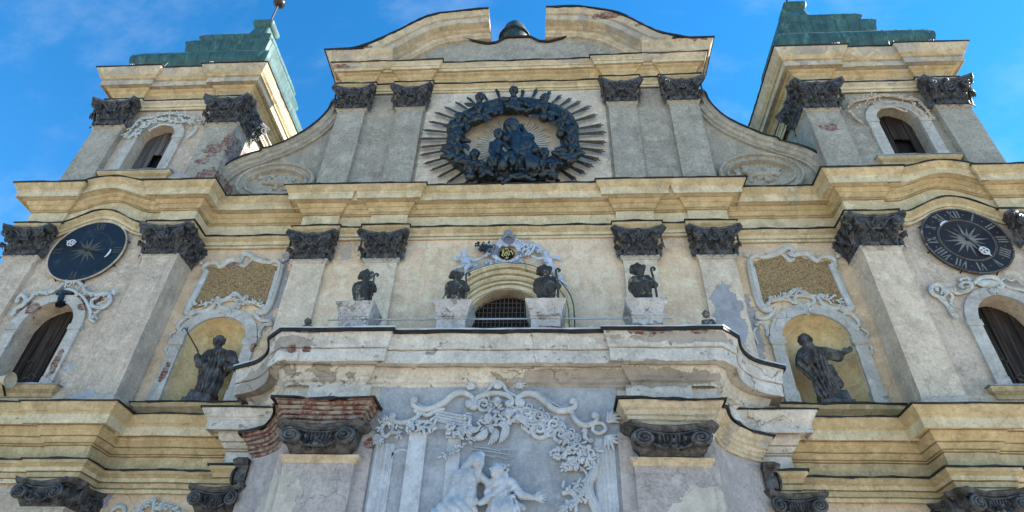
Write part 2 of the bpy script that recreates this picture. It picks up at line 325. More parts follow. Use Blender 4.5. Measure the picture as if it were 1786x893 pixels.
M['boards'] = N.done(c, .85, N.bump(N.noise(1, 4, .7, v=N.vec((30, 30, 1))), .02, .8))
N = NT('grey_boards'); c = N.mix(N.ramp(N.noise(1, 5, .7, v=N.vec((14, 14, .5))), .35, .7), (.045, .042, .042), (.16, .15, .145)); M['gboards'] = N.done(c, .85, N.bump(N.noise(1, 4, .7, v=N.vec((30, 30, 1))), .02, .8))
M['black'] = stone('dark_inside', (.008, .007, .007), (.012, .01, .01), sc=3)
M['blue'] = stone('blue_dial', (.007, .010, .018), (.011, .016, .026), (.025, .034, .044), sc=1.2, bump=.004, rough=.45)
M['brown'] = stone('brown_dial', (.012, .008, .008), (.020, .013, .011), (.04, .022, .014), sc=1.6, bump=.004, rough=.55)
M['numeral'] = stone('worn_gilding', (.20, .19, .17), (.11, .105, .10), sc=9, bump=.003, rough=.6)
M['faint'] = stone('faded_gilding', (.055, .065, .06), (.10, .095, .05), sc=9, bump=.003, rough=.6)
M['pale'] = stone('white_paint', (.62, .66, .72), (.50, .54, .60), sc=6, bump=.003, rough=.5)
M['gold'] = stone('gold_leaf', (.75, .62, .22), (.62, .48, .15), sc=6, bump=.003, rough=.35, metal=.5)
M['lichen'] = stone('copper_whitewash', (.50, .53, .52), (.42, .46, .45), sc=5, bump=.02)
N = NT('paving'); b = N.n('ShaderNodeTexBrick'); N.t.links.new(N.pos, b.inputs['Vector']); b.inputs['Scale'].default_value = 1; b.inputs['Brick Width'].default_value = .6; b.inputs['Row Height'].default_value = .4; b.inputs['Mortar Size'].default_value = .01
b.inputs['Color1'].default_value = (.38, .335, .265, 1); b.inputs['Color2'].default_value = (.34, .30, .24, 1); b.inputs['Mortar'].default_value = (.2, .18, .15, 1)
M['paving'] = N.done(N.mix(N.noise(.4), b.outputs[0], (.38, .335, .265)), .9)

# ---------------------------------------------------------------- sculpting kernel (smooth union of rounded bones -> surface nets)
def sdf(prims, P):
    D = np.full(len(P), 9.0)
    for q in prims:
        k = q[-1] if len(q) else .03
        if q[0] == 'c':
            a = np.array(q[1]); b = np.array(q[2]); r1, r2 = q[3], q[4]; ba = b - a; L = ba @ ba + 1e-9
            t = np.clip(((P - a) @ ba) / L, 0, 1); d = np.linalg.norm(P - a - t[:, None] * ba, axis=1) - (r1 + (r2 - r1) * t)
        elif q[0] == 'e':
            r = np.array(q[2]); u = (P - np.array(q[1])) / r; n = np.linalg.norm(u, axis=1); d = (n - 1) * r.min() * (.5 + .5 * np.clip(n, 0, 2) / 2) if False else (n - 1) * (r.min() * .6 + r.max() * .4) 
        elif q[0] == 'b':
            u = np.abs(P - np.array(q[1])) - np.array(q[2]); d = np.linalg.norm(np.maximum(u, 0), axis=1) + np.minimum(u.max(axis=1), 0) - .01
        elif q[0] == '-':
            u = (P - np.array(q[1])) / np.array(q[2]); d = (np.linalg.norm(u, axis=1) - 1) * min(q[2]); D = np.maximum(D, -d); continue
        h = np.clip(.5 + .5 * (D - d) / k, 0, 1); D = D * (1 - h) + d * h - k * h * (1 - h)
    return D
def nets(prims, lo, hi, h, fold=None):
    n = [int((hi[i] - lo[i]) / h) + 2 for i in range(3)]
    ax = [lo[i] + h * np.arange(n[i]) for i in range(3)]
    G = np.stack(np.meshgrid(*ax, indexing='ij'), -1).reshape(-1, 3); D = sdf(prims, G)
    if fold is not None:
        near = np.abs(D) < .2; D[near] += fold(G[near])
    D = D.reshape(n); neg = D < 0
    X, Y, Z = n[0] - 1, n[1] - 1, n[2] - 1
    acc = np.zeros((X, Y, Z, 3)); cnt = np.zeros((X, Y, Z))
    offs = [(i, j, k) for i in (0, 1) for j in (0, 1) for k in (0, 1)]
    for a in offs:
        for d in range(3):
            if a[d]: continue
            b = list(a); b[d] = 1
            da = D[a[0]:a[0] + X, a[1]:a[1] + Y, a[2]:a[2] + Z]; db = D[b[0]:b[0] + X, b[1]:b[1] + Y, b[2]:b[2] + Z]
            m = (da < 0) != (db < 0); t = np.where(m, da / np.where(m, da - db, 1), 0)
            for e in range(3): acc[..., e] += np.where(m, a[e] + (t if e == d else 0), 0)
            cnt += m
    ok = cnt > 0; idx = -np.ones((X, Y, Z), int); idx[ok] = np.arange(ok.sum())
    base = np.argwhere(ok); V = (acc[ok] / cnt[ok][:, None] + base) * h + np.array(lo)
    F = []
    for d in range(3):
        e, g = (d + 1) % 3, (d + 2) % 3
        sl = [slice(1, n[0] - 1)] * 3; sl = [slice(1, n[i] - 1) for i in range(3)]; sl[d] = slice(0, n[d] - 1)
        s2 = list(sl); s2[d] = slice(1, n[d])
        A = neg[tuple(sl)]; B = neg[tuple(s2)]; W = np.argwhere(A != B)
        if not len(W): continue
        fl = A[tuple(W.T)]; W = W + np.array([0 if i == d else 1 for i in range(3)])
        def g_(de, dg):
            q = W.copy(); q[:, e] += de; q[:, g] += dg; return idx[tuple(q.T)]
        Q = np.stack([g_(-1, -1), g_(0, -1), g_(0, 0), g_(-1, 0)], 1); Q[~fl] = Q[~fl][:, ::-1]; F.append(Q)
    F = np.concatenate(F); F = F[(F >= 0).all(1)]
    return V, F
def sculpt(name, prims, h, mat, parent=None, fold=None, M4=None, pad=.06, sharp=False):
    P = []
    for q in prims:
        if q[0] == 'c': P += [np.array(q[1]) - max(q[3], q[4]), np.array(q[1]) + max(q[3], q[4]), np.array(q[2]) - max(q[3], q[4]), np.array(q[2]) + max(q[3], q[4])]
        elif q[0] in 'eb': P += [np.array(q[1]) - np.array(q[2]), np.array(q[1]) + np.array(q[2])]
    P = np.array(P); V, F = nets(prims, P.min(0) - pad, P.max(0) + pad, h, fold)
    if M4 is not None:
        m = np.array(M4); V = V @ m[:3, :3].T + m[:3, 3]
    mb = MB(); mb.v = [tuple(map(float, p)) for p in V]; mb.f = [tuple(map(int, f)) for f in F]
    return mb.build(name, mat, parent, smooth=True)
def V3(*a): return np.array(a, float)
def headp(c, r, face=(0, -1, 0), hair='curly', beard=False, k=.02, tilt=0):
    """head with brow, nose, chin, eyes and hair; c centre, r half-height, face = looking direction"""
    c = V3(*c); f = V3(*face); f /= np.linalg.norm(f); s = np.cross(f, V3(0, 0, 1)); s /= np.linalg.norm(s) + 1e-9; u = np.cross(s, f)
    s, u = s * math.cos(tilt) + u * math.sin(tilt), u * math.cos(tilt) - s * math.sin(tilt)
    p = lambda a, b, d: tuple(c + s * a * r + f * b * r + u * d * r)
    L = [('c', p(0, -.1, .22), p(0, .12, -.05), .78 * r, .72 * r, k), ('c', p(0, .20, -.3), p(0, .36, -.70), .56 * r, .34 * r, k * 1.2),
         ('c', p(0, .72, .26), p(0, 1.06, -.2), .09 * r, .15 * r, k * .5), ('c', p(-.14, .9, -.2), p(.14, .9, -.2), .09 * r, .09 * r, k * .5), ('c', p(-.42, .56, .26), p(.42, .56, .26), .13 * r, .13 * r, k * .6),
         ('c', p(-.2, .72, -.48), p(.2, .72, -.48), .08 * r, .08 * r, k * .5), ('e', p(-.36, .5, -.12), (.2 * r,) * 3, k), ('e', p(.36, .5, -.12), (.2 * r,) * 3, k)]
    L += [('-', p(-.27, .9, .08), (.20 * r,) * 3, 0), ('-', p(.27, .9, .08), (.20 * r,) * 3, 0), ('e', p(-.27, .70, .07), (.10 * r,) * 3, .004), ('e', p(.27, .70, .07), (.10 * r,) * 3, .004)]
    rd = random.Random(int(abs(c[0] * 1000 + c[2] * 77)))
    if hair == 'curly':
        for i in range(56):
            a = rd.uniform(0, 2 * PI); e = rd.uniform(-.6, 1.4); x, y, z = math.cos(a) * math.cos(e), math.sin(a) * math.cos(e), math.sin(e)
            if y > .35 and z < .62: continue
            L.append(('e', p(x * .72, y * .74 - .10, z * .68 + .22), (rd.uniform(.13, .22) * r,) * 3, .010))
    elif hair == 'veil':
        L += [('c', p(0, -.28, .35), p(0, -.45, -1.0), .85 * r, .8 * r, k), ('c', p(-.72, .0, .4), p(-.8, -.1, -1.2), .25 * r, .3 * r, k), ('c', p(.72, .0, .4), p(.8, -.1, -1.2), .25 * r, .3 * r, k), ('e', p(0, -.16, .42), (.94 * r, .94 * r, .90 * r), k), ('c', p(-.5, .30, .86), p(.5, .30, .86), .16 * r, .16 * r, k)]
    elif hair == 'smooth':
        L += [('e', p(0, -.34, .30), (.82 * r, .82 * r, .85 * r), k)]
    if beard:
        for i in range(9): L.append(('c', p(rd.uniform(-.4, .4), .5, -.6), p(rd.uniform(-.35, .35), .62, -1.35 + rd.uniform(-.1, .2)), .2 * r, .1 * r, .008))
    return L
def handp(w, d, s, up=(0, 0, 1), curl=.35, k=.01):
    """palm, four unequal fingers and a thumb; w wrist, d pointing direction, s hand length"""
    w = V3(*w); d = V3(*d); d /= np.linalg.norm(d); u = V3(*up); a = np.cross(d, u); a /= np.linalg.norm(a) + 1e-9; u = np.cross(a, d)
    L = [('c', tuple(w), tuple(w + d * s * .3), .17 * s, .2 * s, k), ('c', tuple(w + d * s * .2 - u * .14 * s), tuple(w + d * s * .42 - u * .16 * s), .12 * s, .10 * s, k), ('c', tuple(w + d * s * .2 + u * .14 * s), tuple(w + d * s * .45 + u * .15 * s), .13 * s, .11 * s, k)]
    for i, ln in enumerate((.40, .52, .56, .48)):
        o = w + d * s * .42 + u * s * (-.24 + .16 * i); m = o + d * s * ln * .5 + a * s * .02; e = m + (d * math.cos(curl) + a * math.sin(curl)) * s * ln * .5 + u * s * .03 * (i - 1.5)
        L += [('c', tuple(o), tuple(m), .075 * s, .068 * s, .004), ('c', tuple(m), tuple(e), .066 * s, .05 * s, .004)]
    o = w + d * s * .1 + u * s * .2; m = o + (d * .6 + u * .75) * s * .25; L += [('c', tuple(o), tuple(m), .09 * s, .075 * s, .01), ('c', tuple(m), tuple(m + (d * .9 + u * .3) * s * .2), .07 * s, .055 * s, .005)]
    return L
def limb(a, b, c, r, k=.03):
    return [('c', a, b, r, r * .8, k), ('c', b, c, r * .8, r * .52, k)]
def folds(n=16, a=.014, zc=0, cx=0, cy=0, tw=1.5, z0=-9, z1=99):
    def f(P):
        th = np.arctan2(P[:, 0] - cx, -(P[:, 1] - cy)); z = P[:, 2] - zc
        w = 1.5 - 2.6 * np.abs(np.sin(.5 * n * th + tw * z + 1.3 * np.sin(3 * z + 2 * th))) + .5 * np.sin(n * 1.7 * th - 2 * tw * z + 2) + .4 * np.sin(13 * z + 5 * th)
        m = np.clip((P[:, 2] - z0) * 8, 0, 1) * np.clip((z1 - P[:, 2]) * 8, 0, 1)
        return a * w * m
    return f

# ---------------------------------------------------------------- ground
MB().add([(-900, -900, 0), (900, -900, 0), (900, 900, 0), (-900, 900, 0)], [(0, 1, 2, 3)]).build('ground', M['paving'])['kind'] = 'structure'

# ---------------------------------------------------------------- capitals
def spiral(cx, cy, cz, r, turns=1.75, side=1, tilt=0, n=26, push=.0):
    out = []
    for i in range(n):
        t = i / (n - 1); a = PI / 2 + side * t * turns * 2 * PI; q = r * (1 - .86 * t)
        out.append((cx + q * math.cos(a) * math.cos(tilt), cy + q * math.cos(a) * math.sin(tilt) - push * t, cz + q * math.sin(a)))
    return out
def leafm(mb, x, y, z, wd, ht, lean, tiltx=0, rows=8, cols=9):
    R = []
    for i in range(rows + 1):
        v = i / rows; zz = z + ht * math.sin(min(v, .86) / .86 * PI / 2) - (max(0, v - .8) * ht * 1.1); o = y - lean * (v ** 2.2) - .02
        hw = wd * .5 * (1 - .55 * v ** 2) * (1 + .17 * math.cos(v * 22))
        R.append([(x + tiltx * v * v + hw * u, o + .08 * abs(u) ** 1.6 - .022 * math.cos(u * 9), zz - .05 * abs(u)) for u in [-1 + 2 * j / cols for j in range(cols + 1)]])
    R.append([(p[0], p[1] + .07, p[2] - .05) for p in R[-1]])
    mb.grid(R); mb.ball((x + tiltx * .9, y - lean * .95, z + ht * .88), wd * .2, .05, .05, 5, 7)
def corinthian():
    mb = MB(); prof = [(.46, .10, 0), (.47, .11, .25), (.52, .15, .5), (.60, .2, .66), (.64, .22, .74)]
    mb.grid([[(-a, .05, z), (-a, -b, z), (a, -b, z), (a, .05, z)] for a, b, z in prof])
    def aba(g, z0, z1, g2=None):
        g2 = g if g2 is None else g2
        def ring(g, z):
            o = [(-.80 - g, -.30 - g * .6), (-.72, -.44 - g)] + [(x, -.44 - g + .22 * (1 - (x / .72) ** 2) - (.05 * math.exp(-(x / .09) ** 2))) for x in [-.72 + 1.44 * k / 12 for k in range(1, 12)]] + [(.72, -.44 - g), (.80 + g, -.30 - g * .6), (.66 + g, .05), (-.66 - g, .05)]
            return [(x, y, z) for x, y in o]
        mb.grid([ring(g, z0), ring(g2, z1)], close=True); n = 17; k = len(mb.v); m = (k - 0) // 1
        nn = len(ring(g, z0)); mb.f.append(tuple(range(k - nn, k))); mb.f.append(tuple(range(k - 2 * nn, k - nn))[::-1])
    aba(-.06, .735, .78, -.01); aba(.0, .781, .83); aba(.025, .832, .90, .05)
    for s in (-1, 1):
        mb.tube(spiral(s * .49, -.37, .60, .155, 1.8, -s, -s * .35, push=.05), [.040 - .018 * k / 25 for k in range(26)], 6); mb.ball((s * .49, -.43, .60), .045)
        mb.ball((s * .49, -.30, .60), .13, .08, .13)
        mb.tube(crom([(s * .49, -.37, .755), (s * .33, -.30, .72), (s * .2, -.22, .58), (s * .15, -.18, .42)], 5), .03, 6)
        mb.tube(spiral(s * .70, -.10, .60, .12, 1.4, s, s * 1.3), .03, 6)
        leafm(mb, s * .40, -.13, .22, .30, .28, .20, s * .10); leafm(mb, s * .55, -.02, .02, .26, .40, .16, s * .16)
    for x in (-.34, 0, .34): leafm(mb, x, -.11, 0, .30, .27, .15)
    for x in (-.17, .17): leafm(mb, x, -.12, .20, .26, .24, .17)
    mb.tube([(.13 * math.cos(a), -.27, .58 + .15 * math.sin(a)) for a in [2 * PI * k / 16 for k in range(17)]], .03, 6); mb.ball((0, -.24, .58), .09, .06, .11)
    mb.ball((0, -.30, .80), .07, .07, .08)
    for k in range(5): mb.ball((.05 * math.cos(k * 1.26), -.29, .58 + .06 * math.sin(k * 1.26)), .035)
    me = mb.build('capital', M['dark'], None, smooth=True); d = me.data; bpy.data.objects.remove(me); return d
def ionic():
    """unit: shaft width 1, height .62"""
    mb = MB(); mb.grid([[(-a, .05, z), (-a, -b, z), (a, -b, z), (a, .05, z)] for a, b, z in [(.46, .08, 0), (.48, .16, .08), (.55, .2, .2), (.58, .22, .46)]])
    def ring(g, z, dz): 
        o = [(-.64 - g, -.22)] + [(-.58 + 1.16 * k / 14, 0) for k in range(15)] + [(.64 + g, -.22), (.62 + g, .05), (-.62 - g, .05)]
        return [(x, (-.36 - g + .14 * (1 - (x / .58) ** 2)) if -.6 < x < .6 and y == 0 else y, z - dz * (1 - min(1, abs(x) / .58) ** 2)) for x, y in o]
    for g, za, g2, zb in ((-.04, .43, -.03, .47), (-.02, .472, .03, .50), (.04, .502, .07, .54), (.075, .542, .10, .60)):
        mb.grid([ring(g, za, .07), ring(g2, zb, .07)], close=True); k = len(mb.v); mb.f.append(tuple(range(k - 19, k))[:18] if False else tuple(range(k - 18, k))); mb.f.append(tuple(range(k - 36, k - 18))[::-1])
    for s in (-1, 1):
        mb.tube(spiral(s * .41, -.34, .27, .165, 2.2, -s, -s * .15, n=36, push=.05), [.040 - .016 * k / 35 for k in range(36)], 6); mb.ball((s * .41, -.26, .27), .155, .10, .155); mb.ball((s * .41, -.39, .27), .04)
        mb.grid([[(s * (.50 + .06 * math.cos(a)), -.28 + .33 * t / 4, .27 + .155 * math.sin(a) * (1 - .25 * math.sin(PI * t / 4))) for a in [PI * 2 * k / 12 for k in range(13)]] for t in range(5)])
        mb.tube(crom([(s * .41, -.34, .435), (s * .2, -.27, .40), (0, -.25, .385)], 5), .024, 6)
        mb.tube(crom([(s * .27, -.30, .16), (s * .15, -.3, .08), (0, -.32, .06)], 5), [.02] * 11, 6)
        leafm(mb, s * .19, -.24, .10, .13, .2, .06)
    for k in range(7): mb.tube([(-.18 + .06 * k, -.25, .38), (-.16 + .053 * k, -.27, .2)], [.02, .014], 5)
    leafm(mb, 0, -.26, .04, .2, .2, .08); mb.ball((0, -.34, .09), .045)
    for x in (-.1, .1): mb.ball((x, -.32, .08), .035)
    me = mb.build('capital', M['dark'], None, smooth=True); d = me.data; bpy.data.objects.remove(me); return d
CORI, IONI = corinthian(), ionic()
def capital(parent, kind, x, y, z, wd, h, rot=0, sy=1.0):
    o = bpy.data.objects.new('capital', kind); C.objects.link(o); o.parent = parent; L = rootloc(parent)
    o.location = (x - L.x, y - L.y, z - L.z); o.scale = (wd, sy * wd, h / (.90 if kind is CORI else .60)); o.rotation_euler = (0, 0, rot); return o
def pilaster(root, x0, x1, y, yb, z0, z1, mat, kind, h, rot=None, neck=True, base=None, capw=None, neckmat='frame', cs=1.0):
    mb = MB(); n = 7; pts = [(x0, yb), (x0, y), (x1, y), (x1, yb)]
    rows = []
    for k in range(n + 1):
        z = z0 + (z1 - z0) * k / n; rows.append([(px + wob(px, 0, z, .006), py + wob(z, px, 2, .004), z) for px, py in pts])
    mb.grid(rows)
    o = mb.build('pilaster', mat, root)
    if neck:
        m = MB(); sweep(m, [(x0, yb), (x0, y), (x1, y), (x1, yb)], [(0, z1 - .13), (.03, z1 - .11), (.035, z1 - .06), (.08, z1 - .03), (.085, z1 - .002), (0, z1)], amp=.004); m.build('necking', M[neckmat], o)
    if base:
        m = MB(); sweep(m, [(x0, yb), (x0, y), (x1, y), (x1, yb)], [(0, z0), (.14, z0), (.14, z0 + base * .45), (.10, z0 + base * .5), (.12, z0 + base * .6), (.10, z0 + base * .72), (.04, z0 + base * .8), (.03, z0 + base * .95), (0, z0 + base)], amp=.006); m.build('base', M['tower'], o)
    wdt = x1 - x0
    capital(o, kind, (x0 + x1) / 2, y, z1, capw or wdt, h, 0, cs)
    return o
def entab(root, name, path, prof, mat, fl=None, zoff=None, flmat='flash', amp=.006, fjag=.013, seg=.3, bands=None):
    """swept moulding; bands = [(z0, z1, material)] paints single members in a second colour"""
    mb = MB(); pq = quirk(prof); sweep(mb, path, pq, zoff, amp, seg); o = mb.build(name, mat, root)
    if bands:
        me = o.data; ms = [mat]; col = []
        for k in range(len(pq) - 1):
            z = (pq[k][1] + pq[k + 1][1]) / 2; mm = mat
            for z0, z1, b in bands:
                if z0 <= z < z1: mm = b
            if mm not in ms: ms.append(mm); me.materials.append(mm)
            col.append(ms.index(mm))
        n = len(pq) - 1
        for p in me.polygons:
            vi = min(v % len(pq) for v in p.vertices) if len(p.vertices) == 4 else 0
            p.material_index = col[min(vi, n - 1)]
    for (ou, z) in (fl or []):
        m = MB(); sweep(m, path, [(0, z + .035), (ou - .02, z + .005), (ou + .035, z - .012), (ou + .04, z + .03), (0, z + .075)], zoff, fjag, .16); m.build('flashing', M[flmat], o)
    return o
P2 = [(0, 14.5), (.05, 14.5), (.055, 14.60), (.09, 14.605), (.095, 14.70), (.11, 14.72), (.17, 14.78), (.19, 14.80), (.20, 14.89), (.03, 14.93), (.03, 15.50), (.07, 15.505), (.075, 15.55), (.10, 15.57), (.15, 15.66), (.16, 15.70), (.20, 15.71), (.24, 15.80), (.25, 15.89), (.47, 15.90), (.475, 15.83), (.50, 15.83), (.505, 16.03), (.525, 16.04), (.53, 16.085), (.55, 16.11), (.58, 16.15), (.64, 16.25), (.66, 16.30), (.66, 16.335), (0, 16.36)]
def shift(P, dz, so=1, sz=1, z0=0): return [(a * so, z0 + (b - z0) * sz + dz) for a, b in P]
P1 = [(0, 6.45), (.05, 6.45), (.055, 6.56), (.09, 6.565), (.10, 6.70), (.14, 6.705), (.15, 6.80), (.22, 6.86), (.25, 6.88), (.25, 6.96), (.03, 7.0), (.03, 7.40), (.06, 7.405), (.065, 7.45), (.09, 7.46), (.17, 7.56), (.175, 7.60), (.20, 7.61), (.25, 7.70), (.28, 7.76), (.29, 7.86), (.50, 7.87), (.505, 7.79), (.53, 7.79), (.535, 8.03), (.55, 8.035), (.56, 8.075), (.60, 8.11), (.66, 8.22), (.70, 8.28), (.70, 8.31), (0, 8.34)]
PG = [(0, 22.05), (.04, 22.05), (.045, 22.15), (.08, 22.155), (.085, 22.26), (.14, 22.32), (.17, 22.34), (.17, 22.42), (.02, 22.45), (.02, 22.72), (.05, 22.73), (.06, 22.78), (.12, 22.84), (.14, 22.92), (.26, 22.97), (.27, 23.0), (.26, 23.05), (.35, 23.055), (.355, 23.0), (.37, 23.0), (.375, 23.16), (.40, 23.17), (.41, 23.21), (.46, 23.28), (.50, 23.33), (.50, 23.37), (0, 23.4)]
B2 = [(14.70, 14.9, M['ochre']), (14.93, 15.5, M['cream']), (15.5, 15.82, M['ochre']), (16.085, 16.34, M['ochre'])]
B1 = [(6.45, 6.56, M['cream']), (6.705, 6.8, M['cream']), (7.79, 8.035, M['cream'])]
BG = [(22.26, 22.43, M['ochre']), (22.73, 22.95, M['ochre']), (23.21, 23.4, M['ochre2'])]
# ---------------------------------------------------------------- church front (centre)
ch = thing('church', 'ochre and grey baroque church front between the two bell towers, with a broken curved gable', 'church')
NX = 8.80; NOP = (NX, .95, 9.0, 10.95, .83); WOP = (0.0, 1.18, 9.6, 11.46, 1.08)
mb = MB(); panel(mb, -6.95, 6.95, 0, 16.3, -.35, WOP, .5); mb.quad((-6.95, 0, 0), (-6.95, -.35, 0), (-6.95, -.35, 16.3), (-6.95, 0, 16.3)); mb.quad((6.95, 0, 0), (6.95, -.35, 0), (6.95, -.35, 16.3), (6.95, 0, 16.3))
mb.build('wall', M['wallc'], ch)
for s in (-1, 1):
    mb = MB(); op = (s * NX, *NOP[1:]); a, b = sorted((s * 6.9, s * 10.7)); panel(mb, a, b, 0, 16.3, 0, op)
    mb.build('wall', M['wall'], ch)
    rows = []; xc, hw, zb, zs, rise = op; dep = .8
    for k in range(8): z = zb + (zs - zb) * k / 7; rows.append([(xc - hw * math.cos(PI * j / 20), dep * math.sin(PI * j / 20), z) for j in range(21)])
    for k in range(1, 11):
        t = PI / 2 * k / 10; rows.append([(xc - hw * math.cos(t) * math.cos(PI * j / 20), dep * math.cos(t) * math.sin(PI * j / 20), zs + rise * math.sin(t)) for j in range(21)])
    mb = MB(); mb.grid(rows); mb.add([(xc - hw * math.cos(PI * j / 20), dep * math.sin(PI * j / 20), zb) for j in range(21)], [tuple(range(21))])
    nn = mb.build('niche', M['niche'], ch, smooth=True)
    mb = MB(); archband(mb, xc, .96, 1.30, 9.0, zs, .84, 1.16, -.005, .09)
    for q in (-1, 1):
        x = xc + q * 1.13; mb.box(x - .22, x + .22, -.13, .01, zs - .16, zs + .06); mb.box(x - .19, x + .19, -.115, .01, zs - .20, zs - .162); mb.box(x - .20, x + .20, -.125, .01, 9.0, 9.32); mb.box(x - .17, x + .17, -.11, .01, 9.322, 9.38)
    mb.build('niche_frame', M['frame'], nn)
    mb = MB(); sweep(mb, [(xc - 1.35, .2), (xc - 1.35, -.05), (xc + 1.35, -.05), (xc + 1.35, .2)], [(0, 8.56), (.04, 8.56), (.06, 8.66), (.14, 8.72), (.20, 8.76), (.24, 8.84), (.24, 8.87), (0, 8.9)], amp=.005); sl = mb.build('sill', M['ochre'], nn)
    mb = MB(); sweep(mb, [(xc - 1.37, .2), (xc - 1.37, -.05), (xc + 1.37, -.05), (xc + 1.37, .2)], [(0, 8.9), (.27, 8.865), (.28, 8.905), (0, 8.94)], amp=.012, seg=.15); mb.build('flashing', M['flash'], sl)
# central window
wd = MB(); archfill(wd, 0, 1.18, 9.6, 11.46, 1.08, .12, .03); win = wd.build('window', M['black'], ch)
mb = MB()
for k in range(-9, 10): mb.tube([(k * .125, -.02, 9.6), (k * .125, -.02, 11.44 + 1.05 * math.sqrt(max(0, 1 - (k * .125 / 1.17) ** 2)))], .011, 5)
for k in range(16):
    z = 9.7 + k * .17; 
    if z < 12.45: hw = 1.15 * (1 if z < 11.46 else math.sqrt(max(0, 1 - ((z - 11.46) / 1.06) ** 2))); mb.tube([(-hw, -.035, z), (hw, -.035, z)], .010, 5)
for q in range(7):
    a = PI * (q + .5) / 7; x, z = 1.08 * math.cos(a), 11.46 + 1.0 * math.sin(a); mb.tube([(x + .05 * math.cos(t), -.06, z + .05 * math.sin(t)) for t in [PI * 2 * k / 8 for k in range(9)]], .010, 4)
gi = stone('grille_iron', (.16, .13, .11), (.08, .06, .05), sc=8); mb.build('grille', gi, win)
mb = MB()
for k in range(9): mb.box(-1.14 + k * .255, -1.14 + k * .255 + .24, .08, .11, 9.6, 11.3)
mb.build('boards', M['boards'], win)
mb = MB(); HA = [(-1.93, 10.9)] + archpts(0, 1.93, 11.42, 1.78, 30) + [(1.93, 10.9)]
sweepxz(mb, HA, [(0.0, -0.02), (0.0, 0.46), (0.042, 0.47), (0.076, 0.42), (0.109, 0.4), (0.113, 0.27), (0.134, 0.27), (0.143, 0.32), (0.185, 0.33), (0.252, 0.29), (0.256, 0.17), (0.277, 0.17), (0.286, 0.22), (0.353, 0.22), (0.395, 0.17), (0.399, 0.07), (0.42, 0.07), (0.428, 0.12), (0.504, 0.12), (0.508, 0.02), (0.529, 0.02), (0.538, 0.05), (0.647, 0.05), (0.664, -0.02)], -.35)
hd = mb.build('window_hood', M['cream'], win)
mb = MB(); sweepxz(mb, HA, [(-.03, -.02), (-.035, .44), (.015, .455), (.015, -.02)], -.355, amp=.012); mb.build('flashing', M['flash'], hd)
# pilasters of the middle storey
for s in (-1, 1):
    for a, b in ((3.52, 4.55), (5.82, 6.87)):
        x0, x1 = sorted((s * a, s * b)); pilaster(ch, x0, x1, -.5, -.34, 8.3, 13.62, M['shaft'], CORI, .90, base=.5, neckmat='frame')
        
def cpath(dy=0):
    """centre block outline with breaks over each pilaster"""
    q = []
    for x, y in ((-6.95, .2), (-6.95, -.5), (-5.76, -.5), (-5.76, -.40), (-4.62, -.40), (-4.62, -.5), (-3.46, -.5), (-3.46, -.36)): q.append((x, y + dy))
    return q + [(-x, y) for x, y in q[::-1]]
entab(ch, 'entablature', cpath(), P2, M['cream'], [(.20, 14.895), (.66, 16.335)], bands=B2)
for s in (-1, 1):
    a, b = sorted((s * 6.4, s * 10.75)); entab(ch, 'entablature', [(a, -.04), (b, -.04)], shift(P2, -.012, 1.0), M['cream'], [(.20, 14.883), (.66, 16.32)], bands=B2)
    a, b = sorted((s * 6.5, s * 10.75)); entab(ch, 'string_cornice', [(a, -.06), (b, -.06)], P1, M['ochre'], [(.25, 6.965), (.70, 8.31)], bands=B1)
    a, b = sorted((s * 5.7, s * 7.05)); entab(ch, 'string_cornice', [(a, .1), (a, -.52), (b, -.52), (b, .1)] , [(o * .98, z - .006) for o, z in P1 if z > 6.99], M['white'], [(.69, 8.305)])
    entab(ch, 'string_cornice', [(a, .1), (a, -.52), (b, -.52), (b, .1)], [(o * .98, z - .006) for o, z in P1 if z < 7.02], M['ochre'], [(.25, 6.965)])
    x0, x1 = sorted((s * 6.35, s * 7.42)); pilaster(ch, x0, x1, -.5, 0, 0, 5.86, M['wall'], IONI, .6)
# gable storey
mb = MB(); panel(mb, -7.0, 7.0, 16.3, 25.0, -.35); mb.v.clear(); mb.f.clear()
TY = [(-7.0, 16.3)] ; mb = MB()
up = []
RAK = crom([at(568, 96, -1.1), at(617, 88, -1.1), at(660, 76, -1.1), at(707, 51, -1.1), at(746, 33, -1.1), at(785, 24, -1.1), at(848, 20, -1.1)], 6)
RAKL = [(p[0], p[2]) for p in RAK]
RAKR = [(p[0], p[2]) for p in crom([at(1239, 70, -1.1), at(1205, 68, -1.1), at(1165, 62, -1.1), at(1120, 45, -1.1), at(1075, 25, -1.1), at(1020, 16, -1.1), at(948, 14, -1.1)], 6)]
RAKS = [(-(abs(a[0]) + abs(b[0])) / 2, (a[1] + b[1]) / 2) for a, b in zip(RAKL, RAKR)]
def raktop(x):
    x = -abs(x); xs = [p[0] for p in RAKS]; zs = [p[1] for p in RAKS]; return float(np.interp(x, xs, zs))
def valley(x):
    x = abs(x); return float(np.interp(x, [0, .5, .62, .9, 1.3, 1.9, 2.2], [25.72, 25.72, 25.62, 25.36, 25.28, 25.52, 25.66]))
xs = [-7.0 + .14 * k for k in range(101)]
rows = [[(x, -.35, 16.3) for x in xs], [(x, -.35, 22) for x in xs], [(x, -.37, min(valley(x) if abs(x) < 2.3 else 99, raktop(x) - .25)) for x in xs]]
rows.append([(x, .55, p[2]) for x, p in zip(xs, rows[2])]); rows.append([(x, .55, 16.3) for x in xs])
mb.grid(rows); mb.quad((-7.0, .55, 16.3), (-7.0, -.35, 16.3), (-7.0, -.35, 23), (-7.0, .55, 23)); mb.quad((7.0, -.35, 16.3), (7.0, .55, 16.3), (7.0, .55, 23), (7.0, -.35, 23))
gw = mb.build('gable_wall', M['rough'], ch)
